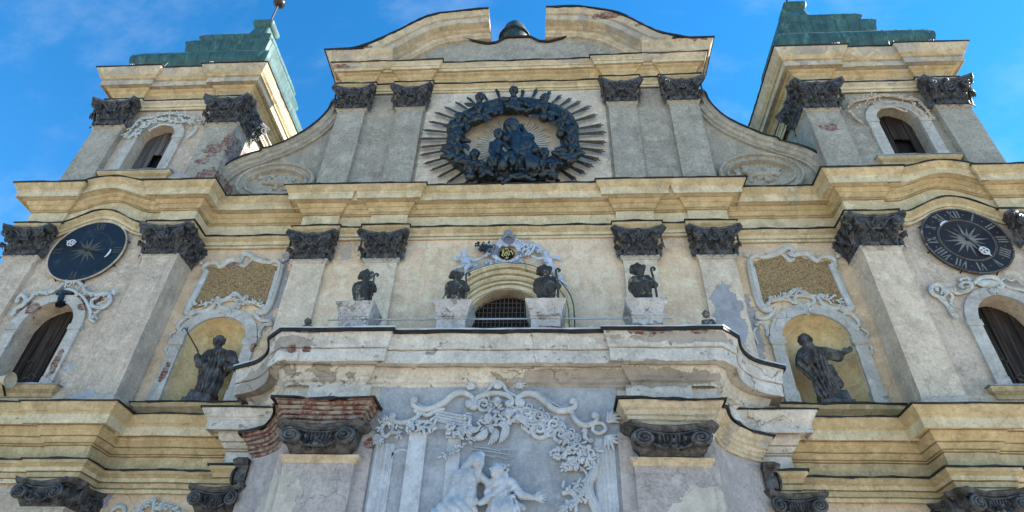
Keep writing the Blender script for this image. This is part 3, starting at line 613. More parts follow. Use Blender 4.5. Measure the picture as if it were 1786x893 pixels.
mb = MB(); mb.tube([(x, -.44, valley(x) + .02) for x in [-2.2 + .1 * k for k in range(45)]], .05, 6, .9); mb.grid([[(x, -.46, valley(x) + .03) for x in xs if abs(x) < 2.3], [(x, .6, valley(x) + .04) for x in xs if abs(x) < 2.3]]); mb.build('flashing', M['flash'], gw)
mb = MB(); mb.box(-3.45, 3.45, -.365, -.34, 16.36, 22.05); mb.build('gable_panel', plaster('gable_panel_plaster', (.62, .54, .43), (.53, .465, .37), gran=.4, stain=.22, streak=.2, crack=.2, rough=.8, patch=(.5, .5, .47), patchamt=.38), gw)
for s in (-1, 1):
    for a, b in ((3.54, 4.58), (5.82, 6.90)):
        x0, x1 = sorted((s * a, s * b)); pilaster(ch, x0, x1, -.52, -.34, 16.3, 21.0, M['rough'], CORI, .98, neckmat='rough')
        if b == 6.90: x = s * 6.9
def gpath():
    q = [(-7.02, .45), (-7.02, -.53), (-5.75, -.53), (-5.75, -.42), (-4.66, -.42), (-4.66, -.53), (-3.46, -.53), (-3.46, -.38)]
    return q + [(-x, y) for x, y in q[::-1]]
entab(ch, 'gable_entablature', gpath(), PG, M['cream'], [(.17, 22.425), (.50, 23.37)], bands=BG)
PR = [(1.12, -.1), (1.10, .12), (1.02, .13), (.98, .20), (.86, .24), (.84, .34), (.80, .30), (.76, .31), (.74, .36), (.70, .36), (.69, .62), (.66, .58), (.64, .64), (.50, .64), (.33, .64), (.32, .60), (.29, .60), (.27, .70), (.16, .74), (.06, .82), (0, .84), (-.02, .84), (-.03, -.6), (1.1, -.6)]
for s in (-1, 1):
    cur = [(x, z) for x, z in RAKS]; cur = [(cur[0][0] + .05, cur[0][1] - .03)] + cur[1:]
    if s > 0: cur = [(-x, z) for x, z in cur[::-1]]
    mb = MB(); sweepxz(mb, cur, PR, -.35, amp=.014)
    # outer return of the broken pediment, stepping down to the capital
    e = cur[0] if s < 0 else cur[-1]
    o = mb.build('broken_pediment', M['ochre2'], ch)
    m = MB(); sweepxz(m, cur, [(.04, .80), (.03, .89), (-.05, .88), (-.07, -.62), (-.02, -.6)], -.352, amp=.022); m.build('flashing', M['flash'], o)
    x0, x1 = sorted((s * 6.6, s * 7.05)); m = MB()
    sweep(m, [(s * 7.05, .5), (s * 7.05, -.55), (s * 5.0, -.55)][::(-1 if s > 0 else 1)] if s < 0 else [(5.0, -.55), (7.05, -.55), (7.05, .5)], [(.3, 23.1), (.42, 23.2), (.50, 23.40), (.56, 23.42), (.60, 23.62), (.68, 23.72), (.76, 23.86), (.76, 23.9), (0, 23.95), (0, 23.1)], amp=.02)
    q = m.build('pediment_return', M['ochre2'], ch)
    m = MB(); sweep(m, [(s * 7.05, .5), (s * 7.05, -.55), (s * 6.2, -.55)] if s < 0 else [(6.2, -.55), (7.05, -.55), (7.05, .5)], [(.70, 23.88), (.80, 23.86), (.81, 23.93), (0, 23.99)], amp=.02, seg=.15); m.build('flashing', M['flash'], q)
# side volutes
for s in (-1, 1):
    O = crom([(6.9, 21.60), (7.22, 21.55), (7.30, 21.0), (7.62, 20.25), (8.15, 19.62), (8.9, 19.05), (9.35, 18.88)], 5) + crom([(9.4, 18.72), (9.95, 18.48), (10.5, 18.0), (10.78, 17.3), (10.7, 16.3)], 5)
    top = [(s * x, z) for x, z in O]; rows = [[(x, -.20, 16.3) for x, z in top], [(x, -.20, z - .05) for x, z in top], [(x, .25, z - .05) for x, z in top], [(x, .25, 16.3) for x, z in top]]
    mb = MB(); mb.grid(rows); vw = mb.build('volute_wall', M['rough'], ch)
    cur = top if s > 0 else top[::-1]
    m = MB(); sweepxz(m, cur, [(.44, -.05), (.43, .09), (.36, .10), (.33, .17), (.20, .19), (.17, .26), (.05, .28), (0, .33), (0, -.46)], -.2); cp = m.build('coping', M['rough'], vw)
    m = MB(); sweepxz(m, cur, [(.03, .34), (.02, .37), (-.035, .37), (-.04, -.5), (0, -.48)], -.2, amp=.016); m.build('flashing', M['flash'], cp)
    mx, mz = s * 8.52, 17.32; m = MB(); E = [(mx + 1.45 * math.cos(a), mz + .98 * math.sin(a)) for a in [PI / 2 - 2 * PI * k / 48 for k in range(49)]]
    sweepxz(m, E, [(0, -.02), (.01, .16), (.06, .22), (.12, .20), (.15, .10), (.27, .07), (.30, .16), (.37, .17), (.41, .02), (.43, -.02)], -.205, amp=.004, ends=False)
    md = m.build('medallion', M['rough'], vw)
    rd = random.Random(5 + s); pr = []
    fx = mx - s * .1
    pr += [('c', (fx - .25, -.22, mz + .05), (fx + .3, -.22, mz), .12, .16, .05), ('e', (fx - .42, -.26, mz + .16), (.12, .1, .12), .03), ('c', (fx + .3, -.22, mz), (fx + .55, -.2, mz - .2), .09, .04, .03), ('c', (fx + .2, -.22, mz + .1), (fx + .62, -.2, mz + .28), .09, .03, .03)]
    for k in range(26): a = rd.uniform(0, 2 * PI); r = rd.uniform(.2, .85); x, z = mx + r * 1.0 * math.cos(a), mz + .08 + r * .5 * math.sin(a); pr.append(('c', (x, -.2, z), (x + rd.uniform(-.14, .14), -.24, z + rd.uniform(-.1, .1)), .09, .06, .02))
    sculpt('carving', pr, .025, M['oldstone'] if False else M['rough'], md)
# church body and its low roof behind the front
mb = MB(); mb.box(-10.4, 10.4, 1.1, 40, 0, 16.2); mb.build('nave_wall', M['wall'], ch)
mb = MB(); mb.grid([[(-10.8, y, 16.25) for y in (.9, 40)], [(0, y, 20.6) for y in (.9, 40)], [(10.8, y, 16.25) for y in (.9, 40)]]); mb.build('nave_roof', M['copper'], ch)
# lantern finial behind the gap of the gable
mb = MB(); cx, cy = -.2, .25
prof = [(.30, 25.3), (.60, 25.9), (.72, 26.35), (.76, 26.55), (.70, 26.62), (.66, 26.75), (.64, 27.05), (.55, 27.35), (.36, 27.60), (.30, 27.66), (.30, 27.72), (.22, 27.85), (.04, 27.95)]
mb.grid([[(cx + r * .86 * math.cos(a), cy + r * .86 * math.sin(a), z) for a in [2 * PI * k / 24 for k in range(24)]] for r, z in prof], close=True)
fn = mb.build('gable_urn', M['oldcopper'], ch, smooth=True)
m = MB(); m.grid([[(cx + r * math.cos(a), cy + r * math.sin(a), z) for a in [2 * PI * k / 24 for k in range(24)]] for r, z in [(.66, 26.5), (.72, 26.54), (.72, 26.6), (.64, 26.63)]], close=True); m.build('rim', M['flash'], fn)
# stucco sunburst behind the bronze
mb = MB(); GX, GZ = -.02, 18.55
for k in range(60):
    a = 2 * PI * k / 60; r0, r1 = (.75, 1.30 + .12 * math.sin(k * 2.4)); c_, s_ = math.cos(a), math.sin(a)
    mb.tube([(GX + r0 * c_, -.39, GZ + .35 + r0 * s_ * 1.05), (GX + r1 * c_, -.40, GZ + .35 + r1 * s_ * 1.05)], [.045, .032], 5)
rd = random.Random(3)
for k in range(60): a = rd.uniform(0, 2 * PI); r = rd.uniform(.55, .85); mb.ball((GX + r * math.cos(a), -.38, GZ + .35 + r * math.sin(a)), rd.uniform(.07, .15), .07, None, 5, 8)
mb.build('sunburst', M['stucco'], gw, smooth=True)

# ---------------------------------------------------------------- bell towers
def bump2(s):
    def f(x, z):
        u = abs(x - s * 13.65) / 1.5
        if u >= 1: return 0
        A = .62 if z < 15.0 else (.62 - .30 * min(1, (z - 15.0) / 1.3)); return A * (.5 + .5 * math.cos(PI * u)) ** .8
    return f
def bell_tower(s):
    t = thing('bell_tower', ('left bell tower with a dark blue clock face and broken brick edges' if s < 0 else 'right bell tower with a brown clock face with Roman numerals and grey walls'), 'tower', (s * 13.65, 2.4, 0), 'twin bell towers')
    X = lambda x: s * x
    def P(pts): return [(s * x, y) for x, y in pts] if s > 0 else [(s * x, y) for x, y in pts[::-1]]
    low = (X(13.70), .80, 9.1, 11.05, .88); upo = (X(13.62), .71, 17.55, 19.50, .72)
    mb = MB(); a, b = sorted((X(10.55), X(16.3)))
    panel(mb, a, b, 0, 16.3, -.70, low, .62)
    for x in (10.55, 16.3): mb.quad((X(x), -.7, 0), (X(x), 5.6, 0), (X(x), 5.6, 17), (X(x), -.7, 17))
    mb.quad((X(10.55), 5.6, 0), (X(16.3), 5.6, 0), (X(16.3), 5.6, 22.4), (X(10.55), 5.6, 22.4))
    mb.build('wall', M['tower'], t)
    mb = MB(); a, b = sorted((X(10.75), X(16.1))); panel(mb, a, b, 16.25, 22.4, -.62, upo, .5)
    for x in (10.75, 16.1): mb.quad((X(x), -.62, 16.2), (X(x), 5.5, 16.2), (X(x), 5.5, 22.4), (X(x), -.62, 22.4))
    mb.build('belfry_wall', M['tower'] if s < 0 else M['rough'], t)
    for (xc, hw, zb, zs, rise), Y, bm, hole in ((low, -.15, M['boards'], False), (upo, -.2, M['gboards'] if s < 0 else M['boards'], True)):
        mb = MB(); yf = Y - .02
        n = 5
        for k in range(n):
            x0 = xc - hw + 2 * hw * k / n + .008; x1 = x0 + 2 * hw / n - .016; j = .02 * math.sin(k * 2.3)
            zt0 = zs + rise * math.sqrt(max(0, 1 - ((x0 - xc) / hw) ** 2)) + .02; zt1 = zs + rise * math.sqrt(max(0, 1 - ((x1 - xc) / hw) ** 2)) + .02; xm = (x0 + x1) / 2; ztm = zs + rise * math.sqrt(max(0, 1 - ((xm - xc) / hw) ** 2)) + .02
            segs = [(zb, None)]
            def plank(z0, tops):
                mb.add([(x0, yf + j, z0), (x1, yf + j, z0), (x1, yf + j, tops[2]), (xm, yf + j, tops[1]), (x0, yf + j, tops[0]), (x0, yf + j + .05, z0), (x1, yf + j + .05, z0), (x1, yf + j + .05, tops[2]), (xm, yf + j + .05, tops[1]), (x0, yf + j + .05, tops[0])],
                       [(4, 3, 2, 1, 0), (5, 6, 7, 8, 9), (0, 1, 6, 5), (1, 2, 7, 6), (2, 3, 8, 7), (3, 4, 9, 8), (4, 0, 5, 9)])
            if hole and k in (2, 3): plank(18.98, (zt0, ztm, zt1)); plank(zb, (18.3,) * 3)
            else: plank(zb, (zt0, ztm, zt1))
        o = mb.build('shutter', bm, t)
        m = MB(); archfill(m, xc, hw + .01, zb, zs, rise, Y + .2, .03); m.build('dark_opening', M['black'], o)
        if not hole:
            rd = random.Random(4)
            for k in range(3): m = MB(); x = xc + rd.uniform(-.5, .3); z = zb + rd.uniform(.3, 2.2); m.tube(crom([(x, yf - .03, z), (x + .12, yf - .08, z + .05), (x + .26, yf - .04, z - .02)], 5), .012, 5); m.build('twig', M['oldstone'], o)
        m = MB(); g = .34 if not hole else .36; archband(m, xc, hw - .005, hw + g, zb, zs, rise - .005, rise + g * .85, -.70 if not hole else -.62, .08)
        Yw = -.70 if not hole else -.62
        for q in (-1, 1):
            x = xc + q * (hw + g / 2); m.box(x - g / 2 - .03, x + g / 2 + .03, Yw - .11, Yw, zs - .12, zs + .06)
            if not hole: m.box(x - g / 2 - .015, x + g / 2 + .015, Yw - .1, Yw, zb, zb + .3)
        m.build('window_frame', M['frame'], o)
        m = MB(); w0, w1 = xc - hw - g - .1, xc + hw + g + .1; sweep(m, [(w0, Yw + .1), (w0, Yw), (w1, Yw), (w1, Yw + .1)], [(0, zb - .30), (.05, zb - .30), (.07, zb - .2), (.16, zb - .12), (.2, zb - .03), (.2, zb), (0, zb + .02)], amp=.004); sl = m.build('sill', M['ochre'], o)
        m = MB(); sweep(m, [(w0, Yw + .1), (w0, Yw), (w1, Yw), (w1, Yw + .1)], [(0, zb + .015), (.23, zb), (.235, zb + .035), (0, zb + .05)], amp=.006, seg=.2); m.build('flashing', M['zinc'], sl)
    # pilasters
    for (a, b) in ((10.52, 11.62), (15.2, 16.28)):
        x0, x1 = sorted((X(a), X(b)))
        p = pilaster(t, x0, x1, -.85, 0 if a < 12 else -.6, 8.3, 13.62, M['shaft'] if s > 0 else M['tower'], CORI, 1.0, base=.55)
        if a < 12: capital(p, CORI, X(10.52), -.40, 13.62, .82, 1.0, -s * PI / 2)
        p = pilaster(t, x0, x1, -.85, -.5, 0, 5.86, M['wall'], IONI, .6, cs=1.0)
        if a < 12: capital(p, IONI, X(10.52), -.42, 5.86, .85, .6, -s * PI / 2)
    for (a, b) in ((10.48, 11.64), (15.0, 16.15)):
        x0, x1 = sorted((X(a), X(b)))
        p = pilaster(t, x0, x1, -.85, .25 if a < 12 else -.5, 16.3, 19.95, M['rough'] if s > 0 or a > 12 else M['rough'], CORI, 1.15, neckmat='rough')
        if a < 12: capital(p, CORI, X(10.48), -.30, 19.95, 1.0, 1.15, -s * PI / 2)
        else: capital(p, CORI, X(16.15), -.35, 19.95, .9, 1.15, s * PI / 2)
    path = [(10.53, .3), (10.53, -.85), (11.72, -.85), (11.72, -.76), (15.08, -.76), (15.08, -.85), (16.3, -.85), (16.3, 5.6)]
    entab(t, 'entablature', P(path), P2, M['cream'], [(.20, 14.895), (.66, 16.335)], zoff=bump2(s), seg=.16, bands=B2)
    entab(t, 'string_cornice', P(path), P1, M['ochre'], [(.25, 6.965), (.70, 8.31)], bands=B1)
    path3 = [(10.60, 5.6), (10.60, -.80), (11.75, -.80), (11.75, -.68), (14.95, -.68), (14.95, -.80), (16.12, -.80), (16.12, 5.6)]
    P3 = [(0, 21.05), (.04, 21.05), (.045, 21.17), (.08, 21.175), (.085, 21.28), (.14, 21.33), (.17, 21.35), (.18, 21.44), (.02, 21.47), (.02, 21.66), (.05, 21.67), (.07, 21.74), (.15, 21.82), (.17, 21.90), (.26, 21.95), (.30, 22.0), (.27, 22.05), (.45, 22.06), (.455, 22.0), (.48, 22.0), (.485, 22.28), (.54, 22.30), (.55, 22.36), (.62, 22.44), (.72, 22.66), (.76, 22.74), (.76, 22.79), (0, 22.84)]
    entab(t, 'crowning_cornice', P(path3), P3, M['ochre2'], [(.17, 21.445), (.76, 22.79)], bands=[(21.05, 21.28, M['cream']), (21.74, 21.99, M['ochre']), (22.30, 22.42, M['ochre'])])
    # copper helm roof: square plan, rolls and hollows
    cx, cy = X(13.65), 2.3; m = MB()
    pr = [(3.15, 22.83), (3.02, 22.95), (2.98, 23.2), (2.93, 24.0), (3.02, 24.22), (3.10, 24.48), (3.10, 24.72), (3.02, 24.92), (2.86, 25.05), (2.4, 25.3), (2.1, 25.8), (1.90, 26.5), (1.89, 26.62), (1.96, 26.66), (2.02, 27.0), (2.08, 27.25), (2.06, 27.33), (1.86, 27.42), (1.74, 27.7), (1.74, 27.88), (1.80, 28.0), (1.81, 28.15), (1.74, 28.27), (1.5, 28.4), (1.05, 28.8), (.72, 29.5), (.50, 30.3), (.40, 31.0), (.44, 31.02), (.56, 31.3), (.56, 31.42), (.2, 31.55), (.05, 31.9)]
    pr = [pr[0]] + [tuple(p) for p in crom(pr[1:9], 3)] + [tuple(p) for p in crom(pr[9:17], 3)] + [tuple(p) for p in crom(pr[17:23], 3)] + pr[23:]
    def sq(h, z, n=10):
        o = []; c = min(.12, h * .2)
        for k in range(4):
            a = [(-1, -1), (1, -1), (1, 1), (-1, 1)][k]; b = [(1, -1), (1, 1), (-1, 1), (-1, -1)][k]
            for j in range(n):
                u = j / n; x = (a[0] + (b[0] - a[0]) * u); y = (a[1] + (b[1] - a[1]) * u)
                q = [x * h, y * h]
                if j == 0: q[0] -= a[0] * c * .35; q[1] -= a[1] * c * .35
                o.append((cx + q[0] + wob(q[0], q[1], z, .006), cy + q[1] + wob(q[1], z, 1, .006), z))
        return o
    m.grid([sq(h, z) for h, z in pr], close=True); nface = len(m.f)
    for zz0, zz1, cnt in ((23.2, 25.1, 11), (26.6, 27.35, 8), (27.7, 28.3, 7)):
        for k in range(cnt):
            u = -1 + 2 * (k + .5) / cnt
            for fx, fy, ax in ((0, -1, 'x'), (-1, 0, 'y'), (1, 0, 'y')):
                pts = []
                for h, z in [q_ for q_ in pr if zz0 <= q_[1] <= zz1]: pts.append((cx + (u * h if ax == 'x' else fx * (h + .004)), cy + (fy * (h + .004) if ax == 'x' else u * h), z + .005 * math.sin(k)))
                m.tube(pts, .006, 5)
    rf = m.build('roof', M['copper'], t, smooth=True); rf.data.materials.append(M['seam']); rf.data.polygons.foreach_set('material_index', [0] * nface + [1] * (len(rf.data.polygons) - nface))
    m = MB(); m.tube([(cx, cy, 31.5), (cx, cy, 33.8)], .05, 8); m.build('rod', M['iron'], rf)
    m = MB(); m.ball((cx, cy, 34.0 if s < 0 else 34.2), .33, n=12, m=18); m.build('ball', M['ball'], rf, smooth=True)
    m = MB(); m.tube([(cx, cy, 34.2), (cx, cy, 36)], .04, 6); m.box(cx - .5, cx + .5, cy - .03, cy + .03, 35.2, 35.3); m.build('cross', M['lichen'], rf)
    # bird wires
    rd = random.Random(8 + s)
    for k in range(14):
        m = MB(); x = X(rd.choice((12.2, 15.6, 14.1))) + rd.uniform(-.1, .1); m.tube([(x, -1.48, 22.83), (x + rd.uniform(-.14, .14), -1.5, 23.03)], .007, 4); m.build('bird_wire', M['pale'], t)
    return t
BL = bell_tower(-1); BR = bell_tower(1)

# ---------------------------------------------------------------- entrance portico
po = thing('portico', 'peeling white and grey portico with concave sides, projecting below the barred window', 'portico', (0, -1.5, 0))
def curve(cx=7.3, rx=2.26, ry=2.38, a0=16, a1=70, n=12): return [(cx - rx * math.cos(math.radians(a0 + (a1 - a0) * k / n)), -3 + ry * math.sin(math.radians(a0 + (a1 - a0) * k / n))) for k in range(n + 1)]
CV = curve(); CV2 = curve(7.0, 2.24, 2.34)
half = [(3.18, -2.35), (3.18, -2.46), (5.0, -2.46)] + CV + [(6.53, .2)]
upath = [(-x, y) for x, y in half[::-1]] + half
PP = [(0, 8.30), (.03, 8.30), (.05, 8.36), (.11, 8.40), (.13, 8.46), (.17, 8.50), (.20, 8.58), (.25, 8.66), (.26, 8.73), (.50, 8.74), (.505, 8.68), (.535, 8.68), (.545, 9.02), (.575, 9.03), (.58, 9.08), (.595, 9.20), (.62, 9.26), (.66, 9.40), (.665, 9.46), (0, 9.50)]
plain = [(-6.53, .2)] + [(-x, y) for x, y in CV[::-1]] + CV + [(6.53, .2)]
plain2 = [(-6.23, .2)] + [(-x, y) for x, y in CV2[::-1]] + CV2 + [(6.23, .2)]
mb = MB(); mb.grid([[(x, y, z) for x, y in plain2] for z in (0, 5, 7.72)]); mb.build('lower_wall', M['portshaft'], po)
mb = MB(); mb.grid([[(x, y, z) for x, y in plain] for z in (7.66, 8.0, 9.4)]); mb.add([(x, y, 9.44) for x, y in plain], [tuple(range(len(plain)))[::-1]]); mb.build('attic_wall', M['white'], po)
mb = MB(); panel(mb, -2.78, 2.78, 3.0, 8.32, -2.375); mb.build('relief_ground', M['ground_r'], po)
o = entab(po, 'cornice', upath, PP, M['white'], seg=.22, amp=.008)
m = MB(); sweep(m, upath, [(0, 9.51), (.64, 9.46), (.66, 9.40), (.715, 9.39), (.72, 9.475), (0, 9.53)], amp=.010, seg=.2); m.build('flashing', M['flash'], o)
m = MB(); sweep(m, upath, [(0, 9.535), (.70, 9.485), (.735, 9.478), (.735, 9.51), (0, 9.56)], amp=.006, seg=.2); m.build('zinc_edge', M['rail'], o)
for s in (-1, 1):
    mb = MB(); x0, x1 = sorted((s * 3.0, s * 4.5)); mb.box(x0, x1, -2.50, -2.3, 7.3, 8.31); mb.build('attic_block', M['white'], po)
    x0, x1 = sorted((s * 3.02, s * 4.60)); p = pilaster(po, x0, x1, -2.62, -2.3, 0, 6.55, M['portshaft'], IONI, .62, neck=False, cs=.88, capw=1.44)
    m = MB(); sweep(m, [(x0, -2.3), (x0, -2.62), (x1, -2.62), (x1, -2.3)], [(0, 6.36), (.03, 6.37), (.035, 6.43), (.09, 6.47), (.10, 6.53), (0, 6.56)], amp=.005); m.build('necking', M['ochre2'], p)
    m = MB(); x2, x3 = sorted((s * 2.72, s * 4.80)); m.box(x2, x3, -2.50, -2.2, 0, 7.15); m.build('pilaster_backing', M['portshaft'], p)
    lh = [(3.10, -2.2), (3.10, -2.66), (4.66, -2.66), (4.66, -2.50)] + CV2 + [(6.23, .2)]
    lp = [(x, y) for x, y in lh] if s > 0 else [(-x, y) for x, y in lh[::-1]]
    PL = [(0, 7.14), (.05, 7.14), (.055, 7.22), (.10, 7.24), (.105, 7.30), (.16, 7.33), (.165, 7.40), (.22, 7.43), (.225, 7.52), (.29, 7.56), (.35, 7.64), (.36, 7.70), (0, 7.74)]
    if s < 0: PL = [(0, 7.12)] + [(.03 + .33 * k / 6 + (.012 if q else 0), 7.14 + .093 * (k + q) - (.006 if q else -.006)) for k in range(6) for q in (0, 1)] + [(.36, 7.71), (0, 7.74)]
    o = entab(po, 'pilaster_entablature', lp, PL, M['brick'] if s < 0 else M['ochre2'], seg=.2, amp=.014 if s < 0 else .008)
    m = MB(); sweep(m, lp, [(0, 7.745), (.36, 7.71), (.42, 7.685), (.425, 7.735), (0, 7.80)], amp=.022, seg=.14); m.build('flashing', M['flash'], o)
    capital(p, IONI, s * 6.27, -.35, 6.35, .95, .72, s * PI / 2, .9)
    m = MB(); xx0, xx1 = sorted((s * 6.0, s * 6.33)); m.box(xx0, xx1, -.8, .1, 0, 6.35); m.build('side_pilaster', M['portshaft'], po)

# ---------------------------------------------------------------- pedestals, rail, weathered statues on the portico
who = ['leftmost weathered pedestal on the portico roof, left of the window', 'weathered pedestal on the portico roof overlapping the left edge of the barred window', 'weathered pedestal on the portico roof overlapping the right edge of the barred window', 'rightmost pedestal on the portico roof, with bare pink brick near its foot']
whs = ['hooded bishop statue furthest left on the portico roof, with a curled staff', 'hooded stone bishop statue in front of the left end of the window arch', 'hooded stone bishop statue in front of the right end of the window arch', 'hooded stone bishop statue furthest right, in front of a pilaster']
M['ped'] = plaster('pedestal_stone', (.50, .48, .46), (.42, .40, .38), rough=1.2, gran=.6, stain=.35, streak=.3, crack=.5, chips=.42, bricks=[(3.75, -2.8, 9.72, .42, .12), (1.2, -2.8, 9.66, .3, .08)])
M['bishop'] = stone('statue_stone', (.065, .063, .06), (.025, .025, .025), (.36, .34, .27), sc=2.2, bump=.02, rough=.9)
for i, (x, zt) in enumerate(((-3.68, 10.44), (-1.20, 10.46), (1.16, 10.48), (3.64, 10.48))):
    t = thing('pedestal', who[i], 'pedestal', (x, -2.4, 9.5), 'pedestals on the portico')
    sw = lambda pr, a=.006: (lambda m: sweep(m, [(x - .36, -2.0), (x - .36, -2.76), (x + .36, -2.76), (x + .36, -2.0)], pr, amp=a, seg=.12))(MB())
    sw([(0, 9.45), (.05, 9.45), (.05, 9.56), (.0, 9.60), (0, 9.95), (.03, 9.97), (.03, 10.02), (0, 10.03)]).build('die', M['ped'], t)
    m = sw([(0, 10.03), (.03, 10.05), (.05, 10.16), (.09, 10.30), (.14, 10.40), (.15, zt), (0, zt)], .012); m.box(x - .36, x + .36, -2.76, -2.0, zt - .06, zt - .003); m.build('cap_moulding', M['ped'], t)
    rd = random.Random(i); b = V3(x + .03, -2.42, zt - .02); H = (1.33, 1.30, 1.40, 1.42)[i] * .98
    def L(a, c, d): return tuple(b + V3(a, c, d) * H)
    pr = [('b', L(0, 0, .03), (.15 * H, .13 * H, .03 * H), .02), ('c', L(.02, 0, .04), L(-.02, .0, .45), .125 * H, .175 * H, .05), ('e', L(-.05, .01, .52), (.215 * H, .16 * H, .20 * H), .05), ('c', L(-.12, .0, .62), L(.08, 0, .63), .09 * H, .08 * H, .06),
          ('c', L(.10, -.02, .64), L(.22, -.08, .46), .08 * H, .06 * H, .04), ('c', L(.22, -.08, .46), L(.08, -.17, .47), .055 * H, .045 * H, .02), 
          ('c', L(-.02, 0, .68), L(-.01, -.02, .80), .075 * H, .06 * H, .03), ('e', L(-.01, -.04, .83), (.075 * H, .08 * H, .085 * H), .01), ('e', L(-.05, .02, .90), (.13 * H, .11 * H, .10 * H), .02), ('c', L(-.17, .0, .86), L(-.05, 0, .97), .05 * H, .06 * H, .03), ('c', L(-.13, -.01, .93), L(.06, .0, .95), .06 * H, .045 * H, .03), ('c', L(-.07, 0, .97), L(-.05, 0, 1.03), .05 * H, .03 * H, .02),
          ('c', L(-.02, -.14, .66), L(.05, -.17, .30), .03 * H, .045 * H, .03), ('c', L(-.13, -.12, .62), L(-.05, -.12, .18), .03 * H, .035 * H, .03), ('c', L(.1, -.12, .45), L(.10, -.13, .08), .03 * H, .045 * H, .03), ('c', L(-.2, -.05, .6), L(-.16, -.03, .30), .05 * H, .04 * H, .04), ('e', L(-.01, -.115, .83), (.02 * H,) * 3, .01)]
    st = thing('statue', whs[i], 'statue', tuple(b), 'bishop statues on the pedestals')
    sculpt('robed_body', pr, .022, M['bishop'], st, fold=folds(13, .012, b[2], b[0], b[1], 3))
    m = MB(); cz = .84; m.tube(crom([L(.21, -.15, .16), L(.205, -.16, .40), L(.19, -.15, .60), L(.175, -.14, .76), L(.185, -.13, .83), L(.225, -.12, .85), L(.25, -.12, .815), L(.22, -.12, .785)], 5), .022 * H, 6); m.build('crozier', M['bishop'], st, smooth=True)
m = MB(); a = at(572, 559, -2.4); b_ = at(1172, 553, -2.4); m.box(a[0], b_[0], -2.42, -2.39, a[2], a[2] + .03); tag(m.build('rail', M['rail'], None), 'thin pale metal rail running behind the four pedestals on the portico roof', 'rail')
for i, (px, py) in enumerate(((540, 556), (1230, 541))):
    b = V3(*at(px, py, -2.35)); z0 = 9.5; hh = b[2] - z0
    pr = [('c', (b[0], -2.35, z0 + .05), (b[0], -2.35, z0 + hh * .55), .17 if i else .13, .13, .05), ('e', (b[0] - .01, -2.38, z0 + hh * .86), (.085, .085, .1), .02), ('c', (b[0] - .1, -2.4, z0 + hh * .6), (b[0] - .17, -2.5, z0 + .12), .06, .05, .03), ('c', (b[0] + .1, -2.4, z0 + hh * .6), (b[0] + .16, -2.5, z0 + .1), .06, .05, .03)]
    t = thing('small_statue', ('tiny dark seated figure on the portico roof near its left corner' if i == 0 else 'small dark crouching figure on the portico roof near its right corner'), 'statue', (b[0], -2.35, z0))
    sculpt('body', pr, .02, M['oldstone'], t, fold=folds(9, .012, z0, b[0], -2.35, 2))

# ---------------------------------------------------------------- niche saints
def frm(x0, y0, k, Y0): return lambda u, v, dy=0.0: at(x0 + u / k, y0 + v / k, Y0 + dy)
q = frm(290, 540, 4.96, .05)
st = thing('statue', 'dark statue of a saint holding up a thin staff in the left ochre niche', 'statue', tuple(q(330, 800)), 'niche saints')
pr = headp(q(455, 283, -.05), .215, (.25, -1, -.25), 'curly')
pr += [('c', q(456, 330), q(452, 360), .075, .09, .02), ('c', q(375, 395), q(545, 400), .17, .17, .07), ('c', q(452, 400), q(430, 470), .24, .20, .08), ('c', q(430, 470), q(400, 540), .20, .25, .08)]
pr += [('c', q(395, 540), q(345, 690), .25, .27, .08), ('c', q(430, 540, -.12), q(385, 720, -.12), .13, .12, .05), ('c', q(330, 560, -.05), q(290, 700, -.08), .10, .12, .05), ('c', q(480, 560, .02), q(410, 740, .0), .10, .09, .05)]
pr += [('c', q(365, 400), q(290, 470, -.15), .13, .11, .05), ('c', q(290, 470, -.15), q(275, 395, -.3), .11, .08, .04)] + handp(q(275, 395, -.3), (0, -.2, 1), .19, (1, 0, 0), .9)
pr += [('c', q(560, 405), q(600, 480, -.08), .14, .12, .05), ('c', q(600, 480, -.08), q(545, 510, -.25), .11, .08, .04)] + handp(q(552, 508, -.25), (-1, -.1, -.2), .17, (0, 0, 1), .8)
pr += [('c', q(360, 420, -.2), q(520, 480, -.2), .05, .06, .03), ('c', q(340, 480, -.22), q(500, 470, -.22), .05, .04, .03), ('c', q(520, 430, -.12), q(360, 560, -.2), .05, .06, .04), ('c', q(390, 560, -.22), q(320, 700, -.22), .05, .04, .03), ('c', q(440, 570, -.22), q(370, 710, -.24), .04, .04, .03), ('c', q(330, 440), q(300, 640, 0), .09, .08, .04), ('c', q(575, 470, .05), q(470, 600, .08), .1, .06, .04)]
sculpt('robed_body', pr, .019, M['saint'], st, fold=folds(19, .022, 9.0, q(400, 500)[0], .05, 3, z1=10.72))
bb = q(300, 770); m = MB(); m.box(bb[0] - .40, bb[0] + .42, -.22, .42, 8.94, 9.08); m.box(bb[0] - .32, bb[0] + .36, -.18, .36, 9.08, 9.34, -.04); m.build('plinth', M['dark'], st)
m = MB(); m.tube([q(292, 425, -.33), q(268, 345, -.37), q(165, 165, -.42)], [.024, .022, .018], 6); h_ = q(165, 165, -.42)
for dx in (-.09, .09): m.tube(crom([h_, (h_[0] + dx * .7, h_[1], h_[2] + .03), (h_[0] + dx, h_[1], h_[2] - .07)], 4), .014, 5)
m.build('staff', M['iron'], st)
q = frm(1350, 540, 4.96, .08)
st = thing('statue', 'dark bearded statue stretching one open hand sideways in the right ochre niche', 'statue', tuple(q(480, 800)), 'niche saints')
pr = headp(q(275, 275, -.08), .235, (.3, -1, -.1), 'curly', True)
pr += [('c', q(300, 320), q(320, 350), .085, .10, .02), ('c', q(270, 370), q(430, 375), .17, .17, .07), ('c', q(345, 390), q(385, 470), .23, .20, .08), ('c', q(385, 470), q(420, 560), .21, .25, .08), ('c', q(420, 560), q(480, 730), .25, .24, .08)]
